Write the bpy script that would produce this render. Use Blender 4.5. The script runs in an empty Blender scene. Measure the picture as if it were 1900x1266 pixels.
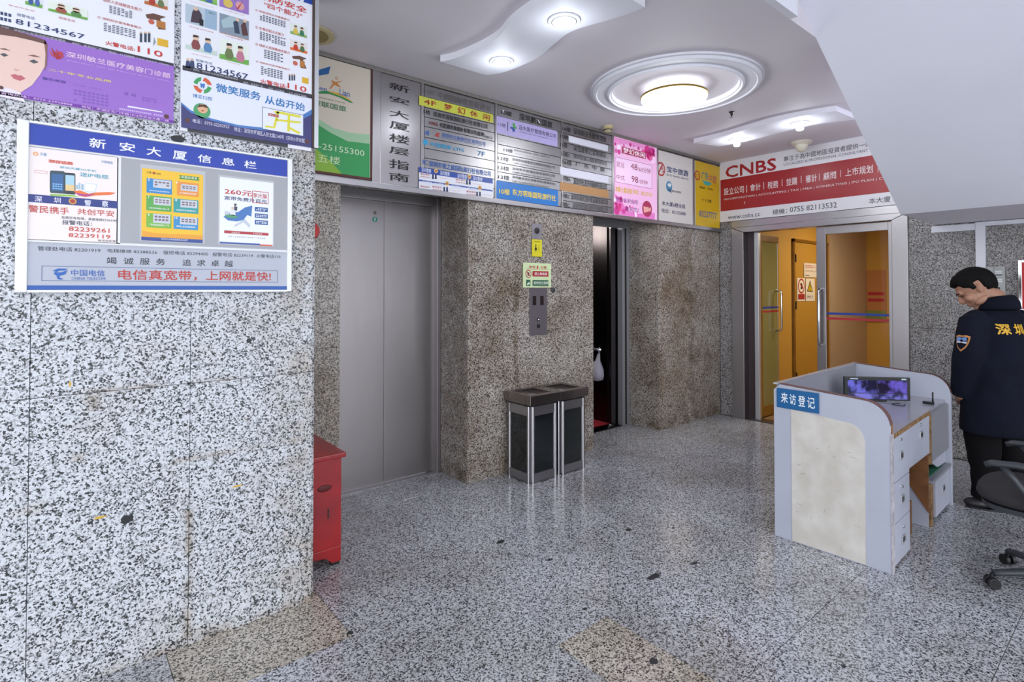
import bpy, bmesh, math, random
from mathutils import Vector, Matrix, Euler
PI = math.pi
random.seed(7)
S = bpy.context.scene
C = S.collection
# ------------------------------------------------------------ camera
cam_d = bpy.data.cameras.new('camera'); cam = bpy.data.objects.new('camera', cam_d); C.objects.link(cam)
cam_d.sensor_width = 36; cam_d.lens = 1011.97 / 1900 * 36; cam_d.shift_y = -(633 - 519.45) / 1900
cam_d.clip_start = 0.02; cam_d.clip_end = 200
cam.location = (0, 0, 1.46)
cam.rotation_euler = (PI / 2 + 0.0165, 0.0, math.radians(50.29 - 90))
S.camera = cam
# ------------------------------------------------------------ world, exposure
W = bpy.data.worlds.new('overcast_sky'); S.world = W; W.use_nodes = True
W.node_tree.nodes['Background'].inputs[0].default_value = (0.91, 0.945, 1.0, 1)
W.node_tree.nodes['Background'].inputs[1].default_value = 2.7
S.view_settings.view_transform = 'Standard'; S.view_settings.look = 'None'
S.view_settings.exposure = 0.2; S.view_settings.gamma = 1.0; S.view_settings.use_curve_mapping = False
S.cycles.use_denoising = True
S.cycles.max_bounces = 8; S.cycles.diffuse_bounces = 5; S.cycles.glossy_bounces = 4; S.cycles.transmission_bounces = 6
S.cycles.sample_clamp_indirect = 6.0
def lamp(name, kind, loc, energy, col=(1, 1, 1), size=0.1, rot=None, spot=None):
    d = bpy.data.lights.new(name, kind); d.energy = energy; d.color = col
    if kind == 'AREA': d.shape = 'DISK'; d.size = size
    else: d.shadow_soft_size = size
    if spot: d.spot_size = spot; d.spot_blend = 0.8
    o = bpy.data.objects.new(name, d); C.objects.link(o); o.location = loc
    if rot: o.rotation_euler = rot
    return o
# ------------------------------------------------------------ materials
def lin(h):
    v = [int(h[i:i+2], 16) / 255 for i in (0, 2, 4)]
    return tuple(c / 12.92 if c <= 0.04045 else ((c + 0.055) / 1.055) ** 2.4 for c in v) + (1.0,)
def mat(name, col, rough=0.5, metal=0.0, emit=None, es=1.0, coat=0.0, spec=0.5, alpha=None, trans=0.0, noise=None, bump=0.0, nscale=40):
    m = bpy.data.materials.new(name); m.use_nodes = True
    nt = m.node_tree; b = nt.nodes['Principled BSDF']
    c = lin(col) if isinstance(col, str) else tuple(col) + (1.0,)
    b.inputs['Base Color'].default_value = c
    b.inputs['Roughness'].default_value = rough; b.inputs['Metallic'].default_value = metal
    b.inputs['Specular IOR Level'].default_value = spec
    b.inputs['Coat Weight'].default_value = coat
    if trans: b.inputs['Transmission Weight'].default_value = trans; b.inputs['IOR'].default_value = 1.1
    if emit:
        b.inputs['Emission Color'].default_value = lin(emit); b.inputs['Emission Strength'].default_value = es
    if noise or bump:
        g = nt.nodes.new('ShaderNodeTexCoord'); n = nt.nodes.new('ShaderNodeTexNoise'); n.inputs['Scale'].default_value = nscale
        n.inputs['Detail'].default_value = 5
        nt.links.new(g.outputs['Object'], n.inputs['Vector'])
        if noise:
            r = nt.nodes.new('ShaderNodeValToRGB'); r.color_ramp.elements[0].position = 0.35; r.color_ramp.elements[1].position = 0.7
            r.color_ramp.elements[0].color = lin(noise); r.color_ramp.elements[1].color = c
            nt.links.new(n.outputs['Fac'], r.inputs['Fac']); nt.links.new(r.outputs['Color'], b.inputs['Base Color'])
        if bump:
            u = nt.nodes.new('ShaderNodeBump'); u.inputs['Strength'].default_value = bump; u.inputs['Distance'].default_value = 0.002
            nt.links.new(n.outputs['Fac'], u.inputs['Height']); nt.links.new(u.outputs['Normal'], b.inputs['Normal'])
    return m
def granite(name, stops, stain, amount, scale=85, rough=0.3, coat=0.0, sscale=1.4, lo=0.45, hi=0.75, dirt=()):
    """speckled granite: irregular cells of black, grey and white crystals, with broad stained areas"""
    m = bpy.data.materials.new(name); m.use_nodes = True; nt = m.node_tree; L = nt.links; N = nt.nodes
    b = N['Principled BSDF']; b.inputs['Roughness'].default_value = rough; b.inputs['Coat Weight'].default_value = coat; b.inputs['Coat Roughness'].default_value = 0.12
    g = N.new('ShaderNodeNewGeometry')
    n1 = N.new('ShaderNodeTexNoise'); n1.inputs['Scale'].default_value = scale * 1.1; n1.inputs['Detail'].default_value = 3; L.new(g.outputs['Position'], n1.inputs['Vector'])
    sc = N.new('ShaderNodeVectorMath'); sc.operation = 'SCALE'; sc.inputs['Scale'].default_value = 1.9 / scale; L.new(n1.outputs['Color'], sc.inputs[0])
    ad = N.new('ShaderNodeVectorMath'); ad.operation = 'ADD'; L.new(g.outputs['Position'], ad.inputs[0]); L.new(sc.outputs[0], ad.inputs[1])
    v = N.new('ShaderNodeTexVoronoi'); v.inputs['Scale'].default_value = scale; L.new(ad.outputs[0], v.inputs['Vector'])
    sp = N.new('ShaderNodeSeparateColor'); L.new(v.outputs['Color'], sp.inputs[0])
    n2 = N.new('ShaderNodeTexNoise'); n2.inputs['Scale'].default_value = scale * 0.3; n2.inputs['Detail'].default_value = 2; L.new(g.outputs['Position'], n2.inputs['Vector'])
    mx = N.new('ShaderNodeMath'); mx.operation = 'MULTIPLY_ADD'; mx.inputs[1].default_value = 0.5; L.new(n2.outputs['Fac'], mx.inputs[0]); 
    sb = N.new('ShaderNodeMath'); sb.operation = 'SUBTRACT'; sb.inputs[1].default_value = 0.25; L.new(sp.outputs[0], sb.inputs[0]); L.new(sb.outputs[0], mx.inputs[2])
    r = N.new('ShaderNodeValToRGB'); r.color_ramp.interpolation = 'LINEAR'
    el = r.color_ramp.elements
    el[0].position = stops[0][0]; el[0].color = lin(stops[0][1]); el[1].position = stops[-1][0]; el[1].color = lin(stops[-1][1])
    for p, c in stops[1:-1]: e = el.new(p); e.color = lin(c)
    L.new(mx.outputs[0], r.inputs['Fac'])
    n3 = N.new('ShaderNodeTexNoise'); n3.inputs['Scale'].default_value = sscale; n3.inputs['Detail'].default_value = 6; n3.inputs['Roughness'].default_value = 0.62; L.new(g.outputs['Position'], n3.inputs['Vector'])
    r3 = N.new('ShaderNodeValToRGB'); r3.color_ramp.elements[0].position = lo; r3.color_ramp.elements[0].color = (0, 0, 0, 1); r3.color_ramp.elements[1].position = hi; r3.color_ramp.elements[1].color = (amount,) * 3 + (1,)
    L.new(n3.outputs['Fac'], r3.inputs['Fac'])
    mm = N.new('ShaderNodeMix'); mm.data_type = 'RGBA'; mm.blend_type = 'MULTIPLY'
    L.new(r3.outputs['Color'], mm.inputs['Factor']); L.new(r.outputs['Color'], mm.inputs['A']); mm.inputs['B'].default_value = lin(stain)
    out = mm.outputs['Result']
    # dirt with a shape of its own: bands (axis, centre, half width, lower z, upper z, strength) broken up by noise
    if dirt:
        sx = N.new('ShaderNodeSeparateXYZ'); L.new(g.outputs['Position'], sx.inputs[0])
        n5 = N.new('ShaderNodeTexNoise'); n5.inputs['Scale'].default_value = 9; n5.inputs['Detail'].default_value = 5; L.new(g.outputs['Position'], n5.inputs['Vector'])
        r5 = N.new('ShaderNodeMapRange'); r5.inputs['From Min'].default_value = 0.35; r5.inputs['From Max'].default_value = 0.65; L.new(n5.outputs['Fac'], r5.inputs['Value'])
        def mth(op, a, b_=None):
            q = N.new('ShaderNodeMath'); q.operation = op; q.use_clamp = False
            for i, v in enumerate((a, b_)):
                if v is None: continue
                if isinstance(v, (int, float)): q.inputs[i].default_value = v
                else: L.new(v, q.inputs[i])
            return q.outputs[0]
        for ax, c, hw, z0, z1, st in dirt:
            d = mth('ABSOLUTE', mth('SUBTRACT', sx.outputs[ax], c)); f = mth('MAXIMUM', mth('SUBTRACT', 1.0, mth('DIVIDE', d, hw)), 0.0)
            o_ax = 'Z' if ax != 'Z' else 'X'
            f = mth('MULTIPLY', f, mth('MULTIPLY', mth('GREATER_THAN', sx.outputs[o_ax], z0), mth('LESS_THAN', sx.outputs[o_ax], z1)))
            f = mth('MULTIPLY', mth('MULTIPLY', f, r5.outputs[0]), st)
            m5 = N.new('ShaderNodeMix'); m5.data_type = 'RGBA'; m5.blend_type = 'MULTIPLY'; L.new(f, m5.inputs['Factor']); L.new(out, m5.inputs['A']); m5.inputs['B'].default_value = lin(stain); out = m5.outputs['Result']
    L.new(out, b.inputs['Base Color'])
    return m
def steel(name, col, rough=0.28, streak='z', metal=1.0, amt=0.12):
    m = bpy.data.materials.new(name); m.use_nodes = True; nt = m.node_tree; L = nt.links; N = nt.nodes
    b = N['Principled BSDF']; b.inputs['Metallic'].default_value = metal; b.inputs['Base Color'].default_value = lin(col)
    g = N.new('ShaderNodeNewGeometry'); mp = N.new('ShaderNodeMapping'); L.new(g.outputs['Position'], mp.inputs['Vector'])
    mp.inputs['Scale'].default_value = (260, 260, 3) if streak == 'z' else (4, 4, 260)
    n = N.new('ShaderNodeTexNoise'); n.inputs['Scale'].default_value = 1; n.inputs['Detail'].default_value = 2; L.new(mp.outputs[0], n.inputs['Vector'])
    mr = N.new('ShaderNodeMapRange'); mr.inputs['To Min'].default_value = rough - amt / 2; mr.inputs['To Max'].default_value = rough + amt / 2
    L.new(n.outputs['Fac'], mr.inputs['Value']); L.new(mr.outputs[0], b.inputs['Roughness'])
    n2 = N.new('ShaderNodeTexNoise'); n2.inputs['Scale'].default_value = 2.2; n2.inputs['Detail'].default_value = 3; L.new(g.outputs['Position'], n2.inputs['Vector'])
    bu = N.new('ShaderNodeBump'); bu.inputs['Strength'].default_value = 0.25; bu.inputs['Distance'].default_value = 0.01; L.new(n2.outputs['Fac'], bu.inputs['Height']); L.new(bu.outputs[0], b.inputs['Normal'])
    return m
def printmat(name, emit=0.0, rough=0.35):
    m = bpy.data.materials.new(name); m.use_nodes = True; nt = m.node_tree; b = nt.nodes['Principled BSDF']
    a = nt.nodes.new('ShaderNodeVertexColor'); a.layer_name = 'ink'
    nt.links.new(a.outputs['Color'], b.inputs['Base Color']); b.inputs['Roughness'].default_value = rough
    if emit: nt.links.new(a.outputs['Color'], b.inputs['Emission Color']); b.inputs['Emission Strength'].default_value = emit
    return m
M = {}
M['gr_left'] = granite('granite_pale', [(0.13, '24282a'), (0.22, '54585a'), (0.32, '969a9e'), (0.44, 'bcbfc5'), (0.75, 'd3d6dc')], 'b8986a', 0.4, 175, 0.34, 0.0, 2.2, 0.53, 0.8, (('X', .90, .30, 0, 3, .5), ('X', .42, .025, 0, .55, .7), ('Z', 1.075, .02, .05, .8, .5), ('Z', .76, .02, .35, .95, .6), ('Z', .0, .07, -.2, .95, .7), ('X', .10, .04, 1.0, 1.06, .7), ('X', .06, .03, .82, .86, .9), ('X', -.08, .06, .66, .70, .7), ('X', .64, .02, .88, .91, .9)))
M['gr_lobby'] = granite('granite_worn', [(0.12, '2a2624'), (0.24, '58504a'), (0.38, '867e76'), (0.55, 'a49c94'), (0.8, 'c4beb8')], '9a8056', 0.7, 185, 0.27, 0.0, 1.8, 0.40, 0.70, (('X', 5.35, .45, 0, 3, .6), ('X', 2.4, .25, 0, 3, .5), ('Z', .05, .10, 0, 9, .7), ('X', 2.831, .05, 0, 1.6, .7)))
M['gr_grey'] = granite('granite_grey', [(0.14, '2a292a'), (0.28, '545252'), (0.42, '7c7a78'), (0.56, '989492'), (0.8, 'b0acac')], '8a7a60', 0.5, 175, 0.32, 0.0, 1.8, 0.5, 0.8)
M['gr_floor'] = granite('granite_floor', [(0.11, '2c2e32'), (0.22, '626468'), (0.38, '96989e'), (0.52, 'babdc4'), (0.8, 'd2d5dc')], '9c8c74', 0.6, 175, 0.15, 0.25, 1.2, 0.40, 0.72)
M['gr_floor_tan'] = granite('granite_floor_tan', [(0.14, '302e2c'), (0.25, '6a665e'), (0.38, '9c9488'), (0.52, 'bab0a4'), (0.8, 'cec8bc')], '9c8c74', 0.5, 175, 0.18, 0.2, 2.5, 0.45, 0.7)
M['grout'] = mat('dark_joint', '4c4a46', 0.8)
M['ceiling'] = mat('ceiling_paint', 'dad4da', 0.7, noise='d5cfd5', nscale=1.5)
M['white_paint'] = mat('white_paint', 'e2e2ea', 0.55)
M['soffit'] = mat('soffit_paint', 'f0f0fa', 0.6, noise='ececf6', nscale=2)
M['steel'] = steel('brushed_steel', 'a6a2a4', 0.32)
M['steel_door'] = steel('lift_door_steel', '8e898a', 0.34)
M['steel_h'] = steel('brushed_steel_across', 'aaa7aa', 0.3, 'x')
M['plate'] = steel('directory_steel', '9b999b', 0.34, 'x')
M['chrome'] = mat('polished_steel', 'd8d8dc', 0.12, 1.0)
M['jamb'] = mat('lightened_jamb_steel', 'a8a8ae', 0.35, 0.55)  # paler and less metallic, standing in for the bright reflection on the jamb
M['dark_steel'] = steel('dark_lift_steel', '4a4648', 0.3)
M['alu'] = mat('aluminium', 'c8cace', 0.35, 0.7)
M['white_frame'] = mat('white_aluminium', 'e6e8ec', 0.35, 0.1)
M['black'] = mat('black_plastic', '18181a', 0.4)
M['charcoal'] = mat('charcoal_plastic', '34373c', 0.42)
M['red_paint'] = mat('red_paint', 'a40a12', 0.38, noise='840c16', nscale=6, coat=0.3)
M['red_plastic'] = mat('red_plastic', 'c01a1c', 0.35)
M['lam'] = mat('grey_laminate', 'b6bac8', 0.42, noise='b0b4c2', nscale=5)
M['lam_in'] = mat('grey_laminate_inner', '8c8c94', 0.4)
M['cream_lam'] = mat('cream_laminate', 'd6d2cc', 0.5, noise='c6c0b6', nscale=9)
M['wood'] = mat('brown_wood', '8a5a34', 0.5, noise='6c4426', nscale=14)
M['edge_wood'] = mat('chipped_edge', 'a8875c', 0.6, noise='6a4a2c', nscale=30)
M['marble'] = mat('black_marble', '0a0d10', 0.12, noise='131b1d', nscale=12, coat=0.4)
M['glass'] = mat('clear_glass', 'f4f6f4', 0.02, trans=1.0)
M['print'] = printmat('printed_sheet'); M['print_lit'] = printmat('lit_sign_sheet', 0.25)
M['lampglass'] = mat('glowing_opal_glass', 'ffffff', 0.4, emit='f4f8ff', es=6)
M['dl_face'] = mat('glowing_downlight_face', 'ffffff', 0.4, emit='eef4ff', es=3.5)
M['bulb'] = mat('glowing_bulb', 'ffffff', 0.4, emit='eef4ff', es=14)
M['gold'] = mat('gold_trim', 'b89a50', 0.3, 0.9)
M['cream_plastic'] = mat('aged_cream_plastic', 'c6b88c', 0.5)
M['grille'] = mat('speaker_mesh', '8c7c4c', 0.6)
M['yellow_wall'] = mat('yellow_wall_paint', 'c8983e', 0.6)
M['beige_wall'] = mat('beige_wall_paint', 'c0a890', 0.6)
M['yellow_door'] = mat('ochre_door_paint', 'b88a34', 0.5)
M['olive_door'] = mat('olive_door_glass', '8a8450', 0.15)
M['gold_wood'] = mat('varnished_door_wood', '8e6420', 0.35, noise='7c5418', nscale=8)
M['carpet'] = mat('red_carpet', 'a01624', 0.95)
M['skin'] = mat('skin', 'a87c64', 0.5)
M['hair'] = mat('black_hair', '0a0707', 0.7, spec=0.15, bump=0.8, nscale=300)
M['navy'] = mat('navy_cloth', '0e1122', 0.9, spec=0.2, noise='0b0e1c', nscale=9)
M['trouser'] = mat('dark_trouser_cloth', '0b090d', 0.9, spec=0.2)
M['shoe'] = mat('black_leather', '17161a', 0.4)
M['gold_thread'] = mat('yellow_thread', 'd8a828', 0.6)
M['orange_thread'] = mat('orange_thread', 'c88a4c', 0.6)
M['bag'] = mat('white_plastic_bag', '9c98a6', 0.4, bump=0.5, nscale=60)
M['seat'] = mat('black_seat_fabric', '2c2a2c', 0.9, bump=0.6, nscale=400)
M['green_cloth'] = mat('green_felt', '2a6a50', 0.8)
M['stain'] = mat('dark_stain', '24262a', 0.5)
M['ystain'] = mat('yellow_paint_mark', 'd0a840', 0.6)
M['ground'] = mat('pavement', 'c0c2c6', 0.8)
M['panel_grey'] = mat('dull_call_plate', '6e686e', 0.4, 0.5)
M['phone'] = mat('grey_phone_plastic', 'a8aaa8', 0.45)
# ------------------------------------------------------------ mesh helpers
class MB:
    def __init__(self): self.b = bmesh.new()
    def box(self, x0, x1, y0, y1, z0, z1):
        v = [self.b.verts.new(p) for p in ((x0,y0,z0),(x1,y0,z0),(x1,y1,z0),(x0,y1,z0),(x0,y0,z1),(x1,y0,z1),(x1,y1,z1),(x0,y1,z1))]
        for f in ((3,2,1,0),(4,5,6,7),(0,1,5,4),(1,2,6,5),(2,3,7,6),(3,0,4,7)): self.b.faces.new([v[i] for i in f])
        return self
    def prism(self, pts, d):
        """pts: list of 3-D points of a planar outline, d: extrusion vector"""
        d = Vector(d); a = [self.b.verts.new(p) for p in pts]; c = [self.b.verts.new(Vector(p) + d) for p in pts]
        n = len(pts); self.b.faces.new(a[::-1]); self.b.faces.new(c)
        for i in range(n): self.b.faces.new((a[i], a[(i+1)%n], c[(i+1)%n], c[i]))
        return self
    def lathe(self, cx, cy, prof, n=32, axis='z', z0=0):
        """prof: (radius, height) pairs; axis z through cx,cy, or 'y' through x=cx, z=cy"""
        rings = []
        for r, h in prof:
            R = []
            for k in range(n):
                a = 2*PI*k/n
                p = (cx + r*math.cos(a), cy + r*math.sin(a), h) if axis == 'z' else ((cx + r*math.cos(a), h, cy + r*math.sin(a)) if axis == 'y' else (h, cx + r*math.cos(a), cy + r*math.sin(a)))
                R.append(self.b.verts.new(p))
            rings.append(R)
        for A, B in zip(rings, rings[1:]):
            for k in range(n): self.b.faces.new((A[k], A[(k+1)%n], B[(k+1)%n], B[k]))
        self.b.faces.new(rings[0][::-1]); self.b.faces.new(rings[-1])
        return self
    def tube(self, pts, r, n=10, cap=True, flat=1.0, up=(0,0,1)):
        """swept round (or flattened) tube; r number or list"""
        pts = [Vector(p) for p in pts]; m = len(pts); rs = r if isinstance(r, (list, tuple)) else [r]*m; rings = []
        ref = Vector(up)
        for i, p in enumerate(pts):
            t = (pts[min(i+1, m-1)] - pts[max(i-1, 0)]).normalized()
            if i == 0:
                s = t.cross(ref)
                if s.length < 0.25: s = t.cross(Vector((0, 1, 0.01)))
            else: s = prev - t*prev.dot(t)
            s.normalize(); prev = s; u = s.cross(t).normalized()
            rings.append([self.b.verts.new(p + s*math.cos(2*PI*k/n)*rs[i] + u*math.sin(2*PI*k/n)*rs[i]*flat) for k in range(n)])
        for A, B in zip(rings, rings[1:]):
            for k in range(n): self.b.faces.new((A[k], A[(k+1)%n], B[(k+1)%n], B[k]))
        if cap: self.b.faces.new(rings[0][::-1]); self.b.faces.new(rings[-1])
        return self
    def ell(self, c, r, rot=None, n=20, m=14):
        """ellipsoid"""
        c = Vector(c); R = (rot or Matrix.Identity(3)); rings = []
        top = self.b.verts.new(c + R @ Vector((0, 0, r[2]))); bot = self.b.verts.new(c + R @ Vector((0, 0, -r[2])))
        for j in range(1, m):
            t = PI*j/m
            rings.append([self.b.verts.new(c + R @ Vector((r[0]*math.sin(t)*math.cos(2*PI*k/n), r[1]*math.sin(t)*math.sin(2*PI*k/n), r[2]*math.cos(t)))) for k in range(n)])
        for k in range(n): self.b.faces.new((top, rings[0][k], rings[0][(k+1)%n])); self.b.faces.new((bot, rings[-1][(k+1)%n], rings[-1][k]))
        for A, B in zip(rings, rings[1:]):
            for k in range(n): self.b.faces.new((A[k], B[k], B[(k+1)%n], A[(k+1)%n]))
        return self
    def loft(self, rings, n=28):
        """rings: (cx, cy, z, rx, ry[, squareness]) horizontal ellipse sections, closed ends"""
        RR = []
        for q in rings:
            cx, cy, z, rx, ry = q[:5]; e = q[5] if len(q) > 5 else 1.0
            R = []
            for k in range(n):
                a = 2*PI*k/n; ca, sa = math.cos(a), math.sin(a)
                R.append(self.b.verts.new((cx + rx*math.copysign(abs(ca)**e, ca), cy + ry*math.copysign(abs(sa)**e, sa), z)))
            RR.append(R)
        for A, B in zip(RR, RR[1:]):
            for k in range(n): self.b.faces.new((A[k], A[(k+1)%n], B[(k+1)%n], B[k]))
        self.b.faces.new(RR[0][::-1]); self.b.faces.new(RR[-1])
        return self
    def build(self, name, m, parent=None, bevel=0.0, smooth=False, local=False, remesh=0.0, sm=0, kind=None, segs=2):
        b = self.b
        bmesh.ops.recalc_face_normals(b, faces=b.faces)
        if bevel:
            es = [e for e in b.edges if len(e.link_faces) == 2 and e.calc_face_angle(0) > 0.6]
            bmesh.ops.bevel(b, geom=es, offset=bevel, segments=segs, affect='EDGES', profile=0.6, clamp_overlap=True)
        me = bpy.data.meshes.new(name)
        if parent is not None and not local:
            inv = parent_matrix(parent).inverted(); b.transform(inv)
        org = Vector((0, 0, 0))
        if parent is None and not local:
            xs = [v.co for v in b.verts]
            lo = [min(c[i] for c in xs) for i in range(3)]; hi = [max(c[i] for c in xs) for i in range(3)]
            org = Vector(((lo[0]+hi[0])/2, (lo[1]+hi[1])/2, lo[2])); b.transform(Matrix.Translation(-org))
        b.to_mesh(me); b.free()
        o = bpy.data.objects.new(name, me); C.objects.link(o); o.location = org
        for mm in (m if isinstance(m, list) else [m]): me.materials.append(mm)
        if remesh:
            md = o.modifiers.new('r', 'REMESH'); md.mode = 'VOXEL'; md.voxel_size = remesh
            if sm: ms = o.modifiers.new('s', 'SMOOTH'); ms.factor = 0.5; ms.iterations = sm
            bpy.context.view_layer.update(); dg = bpy.context.evaluated_depsgraph_get()
            me2 = bpy.data.meshes.new_from_object(o.evaluated_get(dg)); me2.name = name
            o.modifiers.clear(); o.data = me2; bpy.data.meshes.remove(me); me = me2
            if not me.materials: me.materials.append(m)
        if smooth:
            me.polygons.foreach_set('use_smooth', [True]*len(me.polygons))
            if smooth == 'auto':
                me.set_sharp_from_angle(angle=0.7)
        if parent is not None: o.parent = parent
        if kind: o['kind'] = kind
        return o
def parent_matrix(o):
    m = Matrix.LocRotScale(o.location, o.rotation_euler, o.scale)
    return parent_matrix(o.parent) @ m if o.parent else m
def tag(o, label=None, cat=None, group=None, kind=None):
    if label: o['label'] = label
    if cat: o['category'] = cat
    if group: o['group'] = group
    if kind: o['kind'] = kind
    return o
def empty(name, loc, rz=0, **k):
    o = bpy.data.objects.new(name, None); C.objects.link(o); o.location = loc; o.rotation_euler = (0, 0, rz); o.empty_display_size = 0.1
    return tag(o, **k)
def boxes(name, m, parent, lst, bevel=0.0, **k): return [MB().box(*c).build(name, m, parent, bevel, **k) for c in lst]
def box(name, m, x0, x1, y0, y1, z0, z1, parent=None, bevel=0.0, **k): return MB().box(min(x0,x1), max(x0,x1), min(y0,y1), max(y0,y1), min(z0,z1), max(z0,z1)).build(name, m, parent, bevel, **k)
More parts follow.
